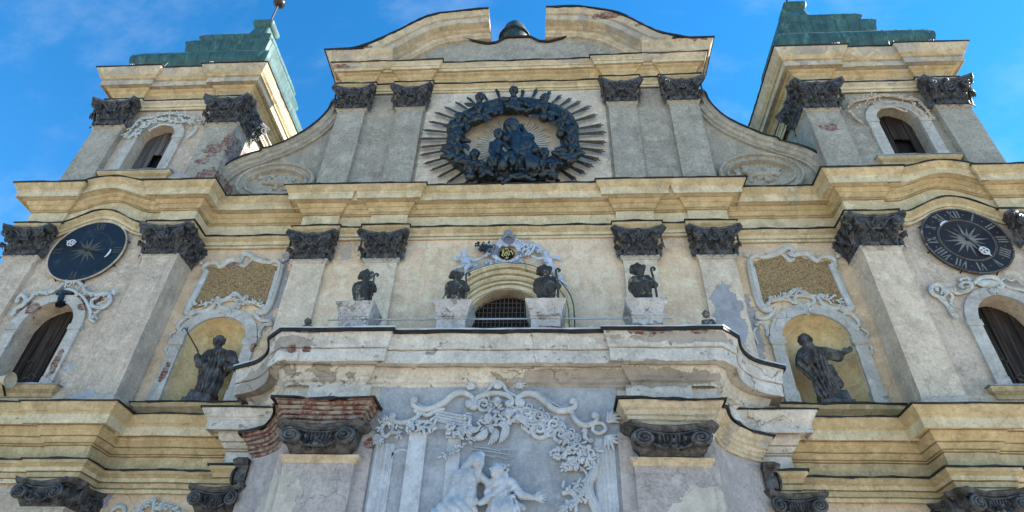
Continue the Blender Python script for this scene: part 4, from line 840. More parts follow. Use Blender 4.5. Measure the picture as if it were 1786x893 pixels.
pr += [('c', q(350, 530, -.1), q(430, 760, -.1), .13, .13, .05), ('c', q(430, 560, -.15), q(480, 750, -.15), .11, .12, .05), ('c', q(480, 520), q(550, 740, 0), .12, .09, .05)]
pr += [('c', q(430, 375), q(540, 390, -.15), .15, .13, .05), ('c', q(540, 390, -.15), q(600, 372, -.25), .11, .06, .04)] + handp(q(604, 370, -.25), (1, -.15, .35), .26, (0, .2, 1), .3)
pr += [('c', q(255, 390), q(240, 470, -.1), .17, .16, .05), ('c', q(240, 470, -.1), q(330, 450, -.25), .13, .10, .05)] + handp(q(340, 445, -.27), (1, -.1, .1), .2, (0, 0, 1), .8)
pr += [('c', q(290, 520, -.1), q(320, 590, -.1), .14, .07, .05), ('c', q(300, 500, -.2), q(490, 500, -.2), .06, .05, .03), ('c', q(320, 380, -.2), q(440, 560, -.22), .05, .05, .03), ('c', q(400, 400, -.18), q(480, 540, -.18), .06, .05, .03), ('c', q(400, 560, -.25), q(450, 740, -.25), .045, .045, .03), ('c', q(360, 540, -.2), q(380, 740, -.15), .06, .05, .03), ('c', q(520, 560, -.1), q(570, 650, -.05), .06, .09, .03), ('c', q(450, 400, -.15), q(560, 420, -.15), .06, .09, .04)]
sculpt('robed_body', pr, .019, M['saint'], st, fold=folds(19, .022, 9.0, q(410, 500)[0], .08, 3, z1=10.75))
bb = q(500, 770); m = MB(); m.box(bb[0] - .42, bb[0] + .48, -.2, .42, 8.94, 9.06); m.box(bb[0] - .30, bb[0] + .40, -.16, .36, 9.06, 9.36, -.03); m.build('plinth', M['dark'], st)

# ---------------------------------------------------------------- clocks
GLY = {'I': [((0, -.5), (0, .5))], 'V': [((-.28, .5), (0, -.5)), ((.28, .5), (0, -.5))], 'X': [((-.28, .5), (.28, -.5)), ((.28, .5), (-.28, -.5))]}
def clock(s, parent_none=None):
    cx, cy, cz, R = s * 13.65, -.80, 13.88, 1.20
    t = thing('clock', ('dark blue clock face with faded gilt marks, under the left tower cornice' if s < 0 else 'brown clock face with a full ring of worn Roman numerals, under the right tower cornice'), 'clock', (cx, cy, cz), 'tower clocks')
    ang = [2 * PI * k / 72 for k in range(72)]
    m = MB(); m.add([(cx, cy - .02, cz)] + [(cx + R * math.cos(a), cy - .02, cz + R * math.sin(a)) for a in ang] + [(cx + R * math.cos(a), cy + .08, cz + R * math.sin(a)) for a in ang], [(0, 1 + (k + 1) % 72, 1 + k) for k in range(72)] + [(1 + k, 1 + (k + 1) % 72, 73 + (k + 1) % 72, 73 + k) for k in range(72)])
    d = m.build('dial', M['blue'] if s < 0 else M['brown'], t)
    m = MB(); m.tube([(cx + (R + .02) * math.cos(a), cy - .01, cz + (R + .02) * math.sin(a)) for a in ang + [0]], .032, 6); m.build('rim', M['oldstone'] if s > 0 else M['ochre2'], t, smooth=True)
    for k in range(8):
        a = 2 * PI * (k + .4) / 8; x, z = cx + (R + .03) * math.cos(a), cz + (R + .03) * math.sin(a); m = MB(); m.tube([(x, cy - .03, z), (x + .05 * math.cos(a), cy + .1, z + .05 * math.sin(a))], .022, 5); m.build('clamp', M['iron'], t)
    yy = cy - .026
    def stroke(m, p, q_, w, y=yy):
        dx, dz = q_[0] - p[0], q_[1] - p[1]; L = math.hypot(dx, dz) or 1; nx, nz = -dz / L * w, dx / L * w
        P4 = [(p[0] + nx, p[1] + nz), (p[0] - nx, p[1] - nz), (q_[0] - nx, q_[1] - nz), (q_[0] + nx, q_[1] + nz)]
        m.add([(cx + a, y, cz + b) for a, b in P4] + [(cx + a, y + .006, cz + b) for a, b in P4], [(0, 1, 2, 3), (0, 4, 5, 1), (1, 5, 6, 2), (2, 6, 7, 3), (3, 7, 4, 0)])
    nums = ['XII', 'I', 'II', 'III', 'IIII', 'V', 'VI', 'VII', 'VIII', 'IX', 'X', 'XI']
    for h, tx in enumerate(nums):
        if s < 0 and h not in (0, 3, 6, 9): continue
        a = PI / 2 - h * PI / 6; ur = (math.cos(a), math.sin(a)); ut = (math.sin(a), -math.cos(a)); rm = R * .83; hh = R * .24; adv = {'I': .075, 'V': .13, 'X': .14}
        tot = sum(adv[c] for c in tx) * R; pos = -tot / 2; m = MB()
        for c in tx:
            w_ = adv[c] * R; mid = pos + w_ / 2; pos += w_
            for i, (p, q_) in enumerate(GLY[c]):
                f = lambda g: (ur[0] * (rm + g[1] * hh) + ut[0] * (mid + g[0] * w_ * 1.2), ur[1] * (rm + g[1] * hh) + ut[1] * (mid + g[0] * w_ * 1.2))
                stroke(m, f(p), f(q_), (.018 if (c == 'I' or i == 0) else .008) * R * (1 if s > 0 else .7))
        m.build('numeral', M['numeral'] if s > 0 else M['faint'], d)
    if s > 0:
        for rr in (.66, .63):
            m = MB(); rr *= R
            m.tube([(cx + rr * math.cos(a), yy, cz + rr * math.sin(a)) for a in ang + [0]], .008, 4, cap=False); m.build('minute_ring', M['numeral'], d)
        for h in range(12):
            a = PI / 2 - (h + .5) * PI / 6; m = MB(); m.ball((cx + .84 * R * math.cos(a), yy, cz + .84 * R * math.sin(a)), .022, .006, .022, 4, 6); m.build('hour_dot', M['numeral'], d)
    else:
        for h in range(60):
            if 28 < h < 36: continue
            a = PI / 2 - h * PI / 30; m = MB(); m.ball((cx + .62 * R * math.cos(a), yy, cz + .62 * R * math.sin(a)), .011, .005, .011, 4, 5); m.build('minute_dot', M['numeral'] if h < 15 else M['faint'], d)
    m = MB()
    for k in range(16):
        a = 2 * PI * k / 16 + .05; L = R * (.42 if k % 2 else .55 if s > 0 else .5); c_, s_ = math.cos(a), math.sin(a); w_ = .045 * R; i0 = len(m.v)
        if k % 2 and s < 0 and k % 4 == 3: continue
        m.add([(cx + .05 * c_, yy - .004, cz + .05 * s_), (cx + .1 * c_ - w_ * s_, yy + .004, cz + .1 * s_ + w_ * c_), (cx + L * c_, yy + .004, cz + L * s_), (cx + .1 * c_ + w_ * s_, yy + .004, cz + .1 * s_ - w_ * c_)], [(0, 2, 1), (0, 3, 2)])
    m.build('star', M['numeral'] if s > 0 else M['faint'], d)
    # hands: a crescent at one end and a pierced leaf at the other
    for kind, px, py in (('leaf', 124.5, 423.5), ('moon', 187, 441)) if s < 0 else (('moon', 1647, 390), ('leaf', 1717, 437)):
        p = at(px, py, cy - .07); a = math.atan2(p[2] - cz, p[0] - cx); r = math.hypot(p[2] - cz, p[0] - cx); c_, s_ = math.cos(a), math.sin(a)
        F = lambda rr, tt: (cx + rr * c_ - tt * s_, cy - .07, cz + rr * s_ + tt * c_)
        hnd = MB(); hnd.tube([F(-.15, 0), F(r - .1, 0)], [.02, .010], 5); ho = hnd.build('hand', M['iron'], t); m = MB()
        if kind == 'moon':
            o1 = [F(r + .14 * math.cos(b) * .6, .17 * math.sin(b)) for b in [-PI / 2 + PI * k / 10 for k in range(11)]]; o2 = [F(r + .03 * math.cos(b) - .01, .17 * math.sin(b)) for b in [PI / 2 - PI * k / 10 for k in range(1, 10)]]
            o = o1 + o2; n = len(o); rot = o; m.add(o + [(x, y + .015, z) for x, y, z in o], [(k, (k + 1) % 20, n + (k + 1) % 20, n + k) for k in range(0)] + [(k, k + 1, n + k + 1, n + k) for k in range(n - 1)]); m.f += [(k, k + 1, 20 - k - 1 if 20 - k - 1 < n else n - 1, (20 - k) % n if 20 - k < n else 0) for k in range(1, 9)]
        else:
            for ox, oy in ((-.06, .055), (-.06, -.055)): m.tube([F(r + ox + .055 * math.cos(b), oy + .05 * math.sin(b)) for b in [2 * PI * k / 12 for k in range(13)]], .020, 5)
            m.tube(crom([F(r - .02, .12), F(r + .08, .10), F(r + .13, .0), F(r + .08, -.10), F(r - .02, -.12)], 4), .022, 5)
            for oy in (-.05, 0, .05): m.tube([F(r + .02, oy * .4), F(r + .15, oy)], .014, 5)
            m.tube([F(r + .1, 0), F(r + .24, 0)], [.03, .006], 5); m.tube([F(r - .15, 0), F(r - .1, 0)], .03, 5)
        m.build('hand_tip', M['pale'], ho)
    return t
clock(-1); clock(1)

# ---------------------------------------------------------------- scroll ornament
def stroke(m, pts, r=.045, taper=.45, curl0=0, curl1=0, flat=.8, n=9, groove=True):
    """a raised scroll along points, thinner at the ends, optional spiral eyes"""
    P = crom(pts, 6); n_ = len(P); R = [r * (taper + (1 - taper) * math.sin(PI * (.12 + .76 * k / (n_ - 1)))) for k in range(n_)]
    m.tube(P, R, n, flat)
    if r > .05: m.tube([(p[0], p[1] - q * flat * .93, p[2] + q * .25) for p, q in zip(P, R)], [q * .28 for q in R], 6)
    for end, c in ((0, curl0), (-1, curl1)):
        if not c: continue
        p = Vector(P[end]); q = Vector(P[1 if end == 0 else -2]); d = (p - q).normalized(); side = Vector((-d.z, 0, d.x)) * (1 if c > 0 else -1); rr = abs(c); cen = p + side * rr; a0 = math.atan2(p.z - cen.z, p.x - cen.x); dr = 1 if (d.x * -(p.z - cen.z) + d.z * (p.x - cen.x)) > 0 else -1
        sp = [(cen.x + rr * (1 - .75 * t) * math.cos(a0 + dr * t * 8), p.y - .02 * t, cen.z + rr * (1 - .75 * t) * math.sin(a0 + dr * t * 8)) for t in [k / 18 for k in range(19)]]
        m.tube(sp, [r * taper * 1.4 * (1 - .4 * k / 18) for k in range(19)], n, flat); m.ball(tuple(cen + Vector((0, -.03, 0))), r * .75)
def fan(m, c, ang, size, n=5, spread=1.3, r=.03, bend=.3):
    for k in range(n):
        a = ang + spread * (k / (n - 1) - .5); L = size * (1 - .35 * abs(k / (n - 1) - .5) * 2); b = a + bend * (1 if k >= n / 2 else -1)
        m.tube([c, (c[0] + L * .55 * math.cos(a), c[1] - .05, c[2] + L * .55 * math.sin(a)), (c[0] + L * math.cos((a + b) / 2), c[1] - .02, c[2] + L * math.sin((a + b) / 2))], [r * .7, r, r * .35], 5, .8)
def leafy(m, pts, Y, size=.07, n=14, seed=1, jitter=.06):
    """curling leaves and buds strung along a line, mostly following it"""
    rd = random.Random(seed); P = crom(pts, max(2, n // max(1, len(pts) - 1)))
    for i, p in enumerate(P):
        q = P[min(i + 1, len(P) - 1)]; b = P[max(i - 1, 0)]; a = math.atan2(q[2] - b[2], q[0] - b[0]) + rd.choice((-1, 1)) * rd.uniform(.3, 1.3)
        c = (p[0] + rd.uniform(-jitter, jitter), p[1] - rd.uniform(0, .05), p[2] + rd.uniform(-jitter, jitter)); L = size * rd.uniform(.6, 1.1); cv = rd.choice((-1, 1)) * rd.uniform(.5, 1.1)
        T = crom([c, (c[0] + L * .5 * math.cos(a), c[1] - .035, c[2] + L * .5 * math.sin(a)), (c[0] + L * (math.cos(a) + .45 * math.cos(a + cv)), c[1] - .05, c[2] + L * (math.sin(a) + .45 * math.sin(a + cv))), (c[0] + L * (math.cos(a) + .5 * math.cos(a + 2 * cv)), c[1] - .02, c[2] + L * (math.sin(a) + .5 * math.sin(a + 2 * cv)))], 3)
        m.tube(T, [size * (.04 + .22 * math.sin(PI * min(.97, .1 + k / 10))) for k in range(len(T))], 6, .7)
        if i % 4 == 0: m.ball((c[0], c[1] - .03, c[2]), size * .3, n=5, m=8)
def zoomer(x0, y0, k, Y, mirror=False):
    def f(*uv, dy=0.0):
        out = []
        for u, v in uv:
            p = at(x0 + u * k, y0 + v * k, Y + dy); out.append((-p[0] if mirror else p[0], p[1], p[2]))
        return out
    return f
# plaques over the niches, with frames
for s in (1, -1):
    q = zoomer(1290, 425, .1624, -.04, s < 0)
    t = thing('stucco_plaque', ('ochre gravel panel in a white rocaille frame over the right niche' if s > 0 else 'ochre gravel panel with pink brick at its top, framed over the left niche'), 'wall plaque', (s * 8.75, -.02, 12.0), 'plaques over the niches')
    out = crom(q((150, 190), (250, 168), (430, 130), (540, 190), (640, 140), (830, 200), (930, 175), (1000, 230), (1110, 600), (1050, 640), (830, 560), (640, 470), (520, 540), (280, 640), (150, 190)), 5)[:-1]
    if s < 0: out = out[::-1]
    n = len(out); c0 = (sum(p[0] for p in out) / n, -.03, sum(p[2] for p in out) / n)
    mb = MB(); mb.add([(p[0], -.03, p[2]) for p in out] + [c0], [(k, (k + 1) % n, n) for k in range(n)]); mb.build('panel', M['pebble'], t)
    if s < 0:
        mb = MB(); cc = at(405, 462, -.05); mb.add([(cc[0] + .26 * math.cos(a), -.045, cc[2] + .11 * math.sin(a) + .02 * math.sin(5 * a)) for a in [2 * PI * k / 20 for k in range(20)]] + [(cc[0], -.06, cc[2])], [(k, (k + 1) % 20, 20) for k in range(20)])
        mb.build('bare_brick', M['brick'], t)
    m = MB()
    S1 = lambda pts, **kw: stroke(m, q(*pts), **{**kw, 'r': kw['r'] * 1.35})
    S1([(105, 190), (115, 280), (165, 500), (215, 650), (270, 712), (345, 705)], r=.085, taper=.8); S1([(150, 250), (205, 500), (245, 640), (290, 680)], r=.035, taper=.8)
    S1([(985, 230), (1075, 430), (1165, 620), (1195, 690), (1130, 715), (1090, 690)], r=.085, taper=.8); S1([(1030, 260), (1110, 430), (1180, 600)], r=.03, taper=.8)
    S1([(100, 200), (130, 150), (190, 130), (235, 160)], r=.06, curl0=.05); S1([(225, 150), (330, 135), (430, 95), (500, 50), (560, 60), (580, 110)], r=.075, curl1=-.08); S1([(570, 140), (620, 115), (720, 115), (800, 175), (850, 190)], r=.07); S1([(840, 185), (880, 145), (960, 145), (1030, 190), (1010, 240)], r=.06, curl1=.05)
    S1([(450, 110), (500, 150), (540, 185), (590, 165)], r=.05); fan(m, q((560, 160))[0], -PI / 2, .14, 4); 
    fan(m, q((90, 140))[0], PI * .75 if s > 0 else PI * .25, .20, 5); fan(m, q((1040, 150))[0], PI * .2 if s > 0 else PI * .8, .18, 5); fan(m, q((520, 45))[0], PI * .5, .14, 5); fan(m, q((290, 120))[0], PI / 2, .09, 4); fan(m, q((730, 100))[0], PI / 2, .09, 6)
    S1([(590, 575), (640, 560), (740, 570), (800, 600), (770, 650), (640, 650), (590, 610), (590, 575)], r=.045, taper=.9)
    S1([(500, 550), (560, 530), (620, 490), (680, 530), (740, 560), (830, 560)], r=.05, curl0=.06, curl1=-.06); S1([(290, 650), (350, 610), (430, 600), (520, 600), (580, 640)], r=.055, curl0=.05, curl1=.05); S1([(850, 580), (900, 660), (1000, 700), (1080, 690)], r=.06, curl0=-.10, curl1=.05); S1([(870, 600), (930, 590), (990, 650)], r=.035)
    S1([(380, 690), (350, 750), (280, 800), (190, 800)], r=.05, curl1=-.05); S1([(180, 850), (250, 850), (300, 930), (290, 1000)], r=.045, curl0=.05); S1([(700, 660), (740, 700), (770, 740)], r=.045); leafy(m, q((640, 660), (700, 690), (760, 730)), 0, .11, 10, 2)
    S1([(1110, 760), (1180, 750), (1250, 800), (1290, 860), (1240, 910)], r=.055, curl1=.07); S1([(1140, 800), (1190, 850), (1230, 840)], r=.04); S1([(1300, 910), (1380, 960), (1350, 1050), (1420, 1120), (1400, 1170)], r=.04, curl1=.04)
    S1([(180, 900), (150, 960), (200, 1080)], r=.03); leafy(m, q((480, 580), (540, 560), (640, 520)), 0, .10, 16, 3); leafy(m, q((850, 560), (950, 600), (1080, 620)), 0, .10, 16, 4); leafy(m, q((300, 620), (400, 590), (500, 590)), 0, .09, 16, 5)
    m.build('frame', M['stucco'], t, smooth=True)
# rocaille over the tower windows
t = thing('window_ornament', 'flaking white rocaille over the dark arched window below the blue clock', 'stucco ornament', (-13.7, -.75, 11.9), 'rocaille over the tower windows')
q = zoomer(0, 480, .2464, -.79); m = MB(); S1 = lambda pts, **kw: stroke(m, q(*pts), **kw)
S1([(95, 280), (110, 240), (160, 215), (185, 170), (150, 140), (115, 180)], r=.07, curl1=.05); S1([(190, 190), (230, 150), (260, 125), (350, 125), (400, 95), (450, 70), (480, 50)], r=.06, curl1=.05); S1([(430, 120), (480, 100), (540, 120), (530, 150)], r=.05); S1([(480, 50), (540, 45), (580, 70), (610, 120), (690, 140), (760, 130), (780, 180), (730, 230), (660, 220), (650, 180), (690, 160)], r=.065, curl1=.04)
S1([(560, 130), (600, 170), (640, 250), (640, 310), (670, 330)], r=.05, curl0=.05); S1([(700, 250), (670, 280), (690, 310)], r=.035); leafy(m, q((240, 140), (340, 120), (440, 90), (560, 80), (640, 140), (760, 150), (720, 230), (670, 300)), 0, .10, 40, 6); fan(m, q((790, 130))[0], .3, .25, 5); fan(m, q((110, 270))[0], PI * 1.2, .2, 4)
m.build('scrollwork', M['lichen'], t, smooth=True)
m = MB(); c0 = q((445, 125))[0]; m.ball(c0, .13, .08, .1); m.tube(q((400, 130), (450, 120), (510, 130)), [.06, .10, .05], 6); m.tube(q((440, 140), (425, 190), (430, 205)), [.1, .09, .16], 6); m.build('keystone', M['bronze'], t, smooth=True)
t = thing('window_ornament', 'white shell and leaf stucco over the dark arched window below the brown clock', 'stucco ornament', (13.7, -.75, 11.9), 'rocaille over the tower windows')
q = zoomer(1600, 480, .2464, -.79); m = MB(); S1 = lambda pts, **kw: stroke(m, q(*pts), **kw)
S1([(170, 160), (120, 140), (95, 100), (120, 70), (170, 80), (190, 120)], r=.07, curl1=.05); S1([(190, 110), (240, 110), (290, 130), (370, 100), (380, 60), (330, 50), (300, 70)], r=.055, curl1=.04); S1([(160, 170), (210, 210), (240, 260), (260, 290)], r=.06, curl0=-.06, curl1=.04); S1([(190, 150), (220, 125), (250, 150), (230, 190)], r=.045, curl1=.03); S1([(300, 30), (350, 20), (370, 40)], r=.05, curl0=.03)
leafy(m, q((120, 80), (180, 130), (210, 200), (240, 250)), 0, .09, 20, 8); leafy(m, q((200, 110), (290, 110), (360, 90)), 0, .06, 12, 9)
S1([(400, 60), (440, 25), (500, 15), (560, 30), (600, 80), (560, 90)], r=.08); 

m.build('scrollwork', M['stucco'], t, smooth=True)
m = MB(); S1([(600, 60), (660, 90), (740, 105), (800, 130)], r=.05); S1([(560, 70), (620, 20), (660, 40), (700, 30), (750, 70)], r=.035, curl1=.04); fan(m, q((530, 95))[0], -PI / 2, .24, 9, 1.8, .03); m.ball(q((500, 60))[0], .30, .08, .13); m.build('shell', M['stucco'], t, smooth=True)
for s in (1, -1):
    q = zoomer(1290, 0, .336, -.71, s < 0)
    t = thing('window_ornament', ('grey leafy stucco over the belfry window of the right tower' if s > 0 else 'crumbling white stucco patch over the belfry window of the left tower'), 'stucco ornament', (s * 13.6, -.7, 20.2), 'stucco over the belfry windows'); m = MB(); S1 = lambda pts, **kw: stroke(m, q(*pts), **kw)
    S1([(560, 560), (590, 530), (650, 515), (700, 505), (740, 495), (800, 500), (860, 515), (920, 520), (970, 570), (1000, 620)], r=.06); S1([(580, 580), (600, 610), (640, 640)], r=.05, curl0=.06); S1([(690, 530), (720, 560), (790, 555), (860, 580)], r=.05, curl0=.05, curl1=.05); S1([(900, 540), (930, 580), (990, 620)], r=.05, curl0=-.05)
    leafy(m, q((560, 550), (640, 510), (740, 500), (860, 510), (940, 550), (1000, 620)), 0, .10, 46, 12 + s); leafy(m, q((600, 570), (700, 530), (860, 550), (950, 600)), 0, .08, 30, 15); 
    if s < 0: leafy(m, q((620, 560), (700, 540), (800, 530), (880, 560), (960, 620)), 0, .15, 50, 19, .12)
    m.build('scrollwork', M['lichen'] if s < 0 else M['tower'], t, smooth=True)
# small crest just showing over the lower edge, left of the portico
t = thing('wall_crest', 'white leafy stucco crest between the two scrolled capitals left of the portico', 'stucco ornament', at(262, 889, -.08)); m = MB(); q = zoomer(0, 690, .2464, -.06)
S1 = lambda pts, **kw: stroke(m, q(*pts), **kw)
S1([(780, 830), (820, 790), (870, 790), (880, 830)], r=.06, curl0=.04); S1([(950, 820), (1010, 790), (1080, 740), (1100, 800), (1170, 780), (1250, 810), (1270, 860)], r=.07, curl0=.05); leafy(m, q((950, 830), (1060, 770), (1180, 800), (1280, 860)), 0, .10, 40, 21); fan(m, q((1080, 770))[0], PI / 2, .2, 5); leafy(m, q((900, 900), (1100, 860), (1300, 920)), 0, .12, 40, 22)
m.build('leafwork', M['lichen'], t, smooth=True)

# ---------------------------------------------------------------- cartouche and putti over the central window
q = zoomer(740, 400, .1568, -.50); q1 = lambda u, v, dy=0.0: q((u, v), dy=dy)[0]
t = thing('cartouche', 'blue grey stucco cartouche with a gilt monogram above the arched window', 'cartouche', (-.02, -.5, 12.9))
m = MB(); S1 = lambda pts, **kw: stroke(m, q(*pts), **kw)
S1([(830, 190), (790, 270), (830, 340), (915, 370), (1010, 340), (1060, 270), (1030, 190), (960, 165), (915, 180), (870, 165), (830, 190)], r=.07, taper=.9)
S1([(800, 170), (850, 140), (915, 150), (990, 140), (1060, 180)], r=.06, curl0=.06, curl1=-.06); S1([(860, 130), (890, 80), (930, 60), (980, 80), (1020, 130)], r=.07, curl0=-.04, curl1=.04); m.ball(q1(930, 45), .13, .09, .12); S1([(900, 120), (930, 105), (970, 120), (935, 135), (900, 120)], r=.035)
fan(m, q1(930, 50), PI / 2, .17, 5); fan(m, q1(830, 370), -PI * .6, .2, 5); fan(m, q1(1000, 370), -PI * .4, .2, 5); fan(m, q1(920, 385), -PI / 2, .14, 5)
S1([(1060, 190), (1120, 170), (1160, 200), (1140, 270), (1080, 300)], r=.06, curl0=.05); S1([(1150, 290), (1200, 240), (1220, 190), (1260, 190), (1300, 220), (1290, 250)], r=.06, curl1=-.05); S1([(760, 180), (720, 240), (690, 290), (650, 300)], r=.06, curl0=.05); S1([(760, 230), (770, 300), (820, 330)], r=.055)
S1([(480, 490), (560, 440), (640, 430), (720, 420), (745, 370), (700, 345), (680, 370)], r=.06, curl1=.03); S1([(735, 430), (790, 410), (860, 410), (900, 445)], r=.045, curl0=-.04); S1([(930, 440), (1000, 410), (1060, 420), (1120, 450)], r=.045, curl0=-.04); S1([(1090, 350), (1090, 400), (1140, 440), (1230, 450), (1260, 430)], r=.055, curl0=.05)
S1([(1440, 500), (1500, 510), (1520, 570), (1590, 620)], r=.05); fan(m, q1(1480, 530), -.6, .22, 6)
leafy(m, q((770, 160), (740, 220), (770, 320), (850, 380), (980, 390), (1070, 320), (1090, 230), (1060, 160)), 0, .09, 44, 31); leafy(m, q((1080, 210), (1160, 240), (1240, 210), (1290, 240)), 0, .10, 20, 32); leafy(m, q((540, 450), (640, 440), (700, 400)), 0, .07, 12, 33)
m.build('scrollwork', M['cartstuc'], t, smooth=True)
m = MB(); leafy(m, q((560, 190), (620, 200), (700, 190)), 0, .11, 14, 34); leafy(m, q((600, 230), (660, 240), (700, 220)), 0, .10, 14, 35); m.ball(q1(650, 210), .12, .08, .10); m.build('flower', M['bronze'], t, smooth=True)
m = MB(); m.ball(q1(918, 272, .06), .25, .06, .22); m.build('shield', M['black'], t, smooth=True)
cx_, _y, cz_ = q1(918, 272)
m = MB()
for pts in ([(850, 290), (870, 215), (905, 270), (940, 215), (965, 290)], [(880, 300), (915, 240), (950, 300)], [(860, 215), (880, 290), (900, 300)], [(918, 230), (918, 335)], [(940, 290), (960, 280), (950, 250), (990, 225), (1010, 290)], [(845, 230), (860, 260), (840, 295), (870, 310)], [(885, 215), (915, 200), (945, 215)], [(980, 240), (1020, 270)], [(890, 330), (918, 340), (945, 325)]):
    m.tube([(cx_ + (a - cx_) * .72, b, cz_ + (c - cz_) * .8) for a, b, c in q(*pts, dy=-.05)], .015, 5)
m.build('monogram', M['gold'], t)
def wing(m, c, ang, L, W, n=6):
    for k in range(n):
        a = ang + (k - n / 2) * .16; l = L * (1 - .09 * k); m.tube([c, (c[0] + l * .5 * math.cos(a), c[1] - .03, c[2] + l * .5 * math.sin(a)), (c[0] + l * math.cos(a - .1), c[1], c[2] + l * math.sin(a - .1))], [W * .3, W * .42, W * .15], 5, .7)
def putto(q1, head, neck, chest, hip, arms, legs, r, mat, parent, face, name='body', wings=(), h=.02, dy=0):
    P = lambda uv, d=0: q1(uv[0], uv[1], dy + (uv[2] if len(uv) > 2 else 0) + d)
    pr = headp(P(head), r, face, 'curly', k=.012)
    pr += [('c', P(neck), P(chest), r * .5, r * .85, .03), ('c', P(chest), P(hip), r * .9, r * .85, .04)]
    for a in arms: pr += [('c', P(a[0]), P(a[1]), r * .46, r * .38, .02), ('c', P(a[1]), P(a[2]), r * .38, r * .24, .02)] + handp(P(a[2]), V3(*P(a[2])) - V3(*P(a[1])), r * .75, (0, -.3, 1), .5, .006)
    for a in legs: pr += [('c', P(a[0]), P(a[1]), r * .68, r * .5, .02), ('c', P(a[1]), P(a[2]), r * .5, r * .3, .02), ('c', P(a[2]), tuple(V3(*P(a[2])) + V3(.0, -r * .6, -r * .1)), r * .26, r * .2, .01)]
    o = sculpt(name, pr, h, mat, parent)
    for c, ang, L in wings:
        m = MB(); wing(m, P(c, .06), ang, L, r * .6); m.build('wing', mat, parent, smooth=True)
    return o
t = thing('cherub', 'pale cherub seated left of the gilt monogram with one arm stretched to it', 'cherub', q1(450, 500), 'cherubs above the window')
putto(q1, (440, 270, -.1), (450, 305), (455, 340, -.05), (490, 395, -.05), [((490, 325, -.05), (560, 350, -.1), (640, 320, -.08)), ((415, 325), (430, 370, -.1), (480, 365, -.2))], [((500, 400, -.05), (465, 430, -.2), (460, 500, -.12)), ((470, 400), (400, 420, -.1), (330, 460, -.05))], .12, M['cartstuc'], t, (-.4, -1, -.3), wings=(((405, 340), PI * .97, .32),))
m = MB(); stroke(m, q((430, 390), (500, 400), (560, 400), (600, 410)), r=.07); m.build('drapery', M['cartstuc'], t, smooth=True)
t = thing('cherub', 'pale cherub seated right of the gilt monogram, its legs hanging behind a bishop statue', 'cherub', q1(1400, 500), 'cherubs above the window')
putto(q1, (1360, 275, -.1), (1365, 310), (1370, 345, -.05), (1400, 400, -.05), [((1330, 325, -.05), (1260, 330, -.1), (1200, 300, -.08)), ((1405, 335), (1410, 370, -.1), (1350, 355, -.2))], [((1400, 400, -.05), (1450, 420, -.2), (1430, 490, -.12)), ((1380, 405), (1410, 440, -.15), (1405, 500, -.05))], .12, M['cartstuc'], t, (.35, -1, -.3), wings=(((1420, 320), .25, .34),))

# ---------------------------------------------------------------- bronze glory on the gable
q = zoomer(730, 140, 1 / 4.7, -.62); q1 = lambda u, v, dy=0.0: q((u, v), dy=dy)[0]
t = thing('bronze_sculpture', 'dark bronze mother and child in a ring of cherubs with long rays', 'sculpture', (-.05, -.6, 16.6))
# ring of cherubs: bodies chained round an oval, each with head, arms and wing lumps
heads = [(500, 145), (780, 92), (1035, 150), (1195, 285), (330, 305), (495, 232), (320, 475), (325, 565), (462, 612), (1250, 490), (1030, 235), (1015, 700), (1095, 705), (1030, 600), (1255, 560), (1170, 370), (430, 720), (200+1040, 420)]
ringpts = [(780, 210), (640, 220), (520, 270), (420, 310), (310, 400), (310, 500), (290, 600), (340, 660), (440, 720), (560, 770), (700, 785), (850, 785), (980, 740), (1090, 700), (1190, 650), (1250, 590), (1235, 480), (1235, 400), (1200, 330), (1100, 270), (1000, 230), (900, 220), (780, 210)]
pr = []; rd = random.Random(12)
for a, b in zip(ringpts, ringpts[1:]):
    pr.append(('c', q1(*a, -.05 + rd.uniform(-.05, .05)), q1(*b, -.05 + rd.uniform(-.05, .05)), rd.uniform(.30, .37), rd.uniform(.30, .37), .06))
for a in ringpts[:-1]:
    for _ in range(4):
        u, v = a[0] + rd.uniform(-50, 50), a[1] + rd.uniform(-35, 35); an = rd.uniform(0, 2 * PI); L = rd.uniform(45, 80)
        pr.append(('c', q1(u, v, -.36), q1(u + L * math.cos(an), v + L * .6 * math.sin(an), -.42), .12, .075, .008))
sculpt('cherub_ring', pr, .030, M['bronze'], t, fold=lambda P: .018 * np.sin(14 * P[:, 0] + 3 * np.sin(7 * P[:, 2])) * np.sin(11 * P[:, 2] + 2 * np.sin(6 * P[:, 0])))
for u, v in heads[:12]:
    for sg in (-1, 1):
        m = MB(); wing(m, q1(u + 40 * sg, v + 55, -.40), (-.5 if sg > 0 else PI + .5) + rd.uniform(-.4, .4), .42, .13, 7); m.build('wing', M['bronze'], t, smooth=True)
for u, v in heads:
    r = .215 if (u, v) not in ((1030, 235), (1255, 560), (1170, 370), (430, 720), (700, 780), (860, 780)) else .18
    pr = headp(q1(u, v, -.46), r, (rd.uniform(-.4, .4), -1, -.45), 'curly'); pr += [('c', q1(u, v + 30, -.38), q1(u, v + 70, -.3), .10, .2, .04)]
    sculpt('cherub_head', pr, .022, M['bronze'], t)
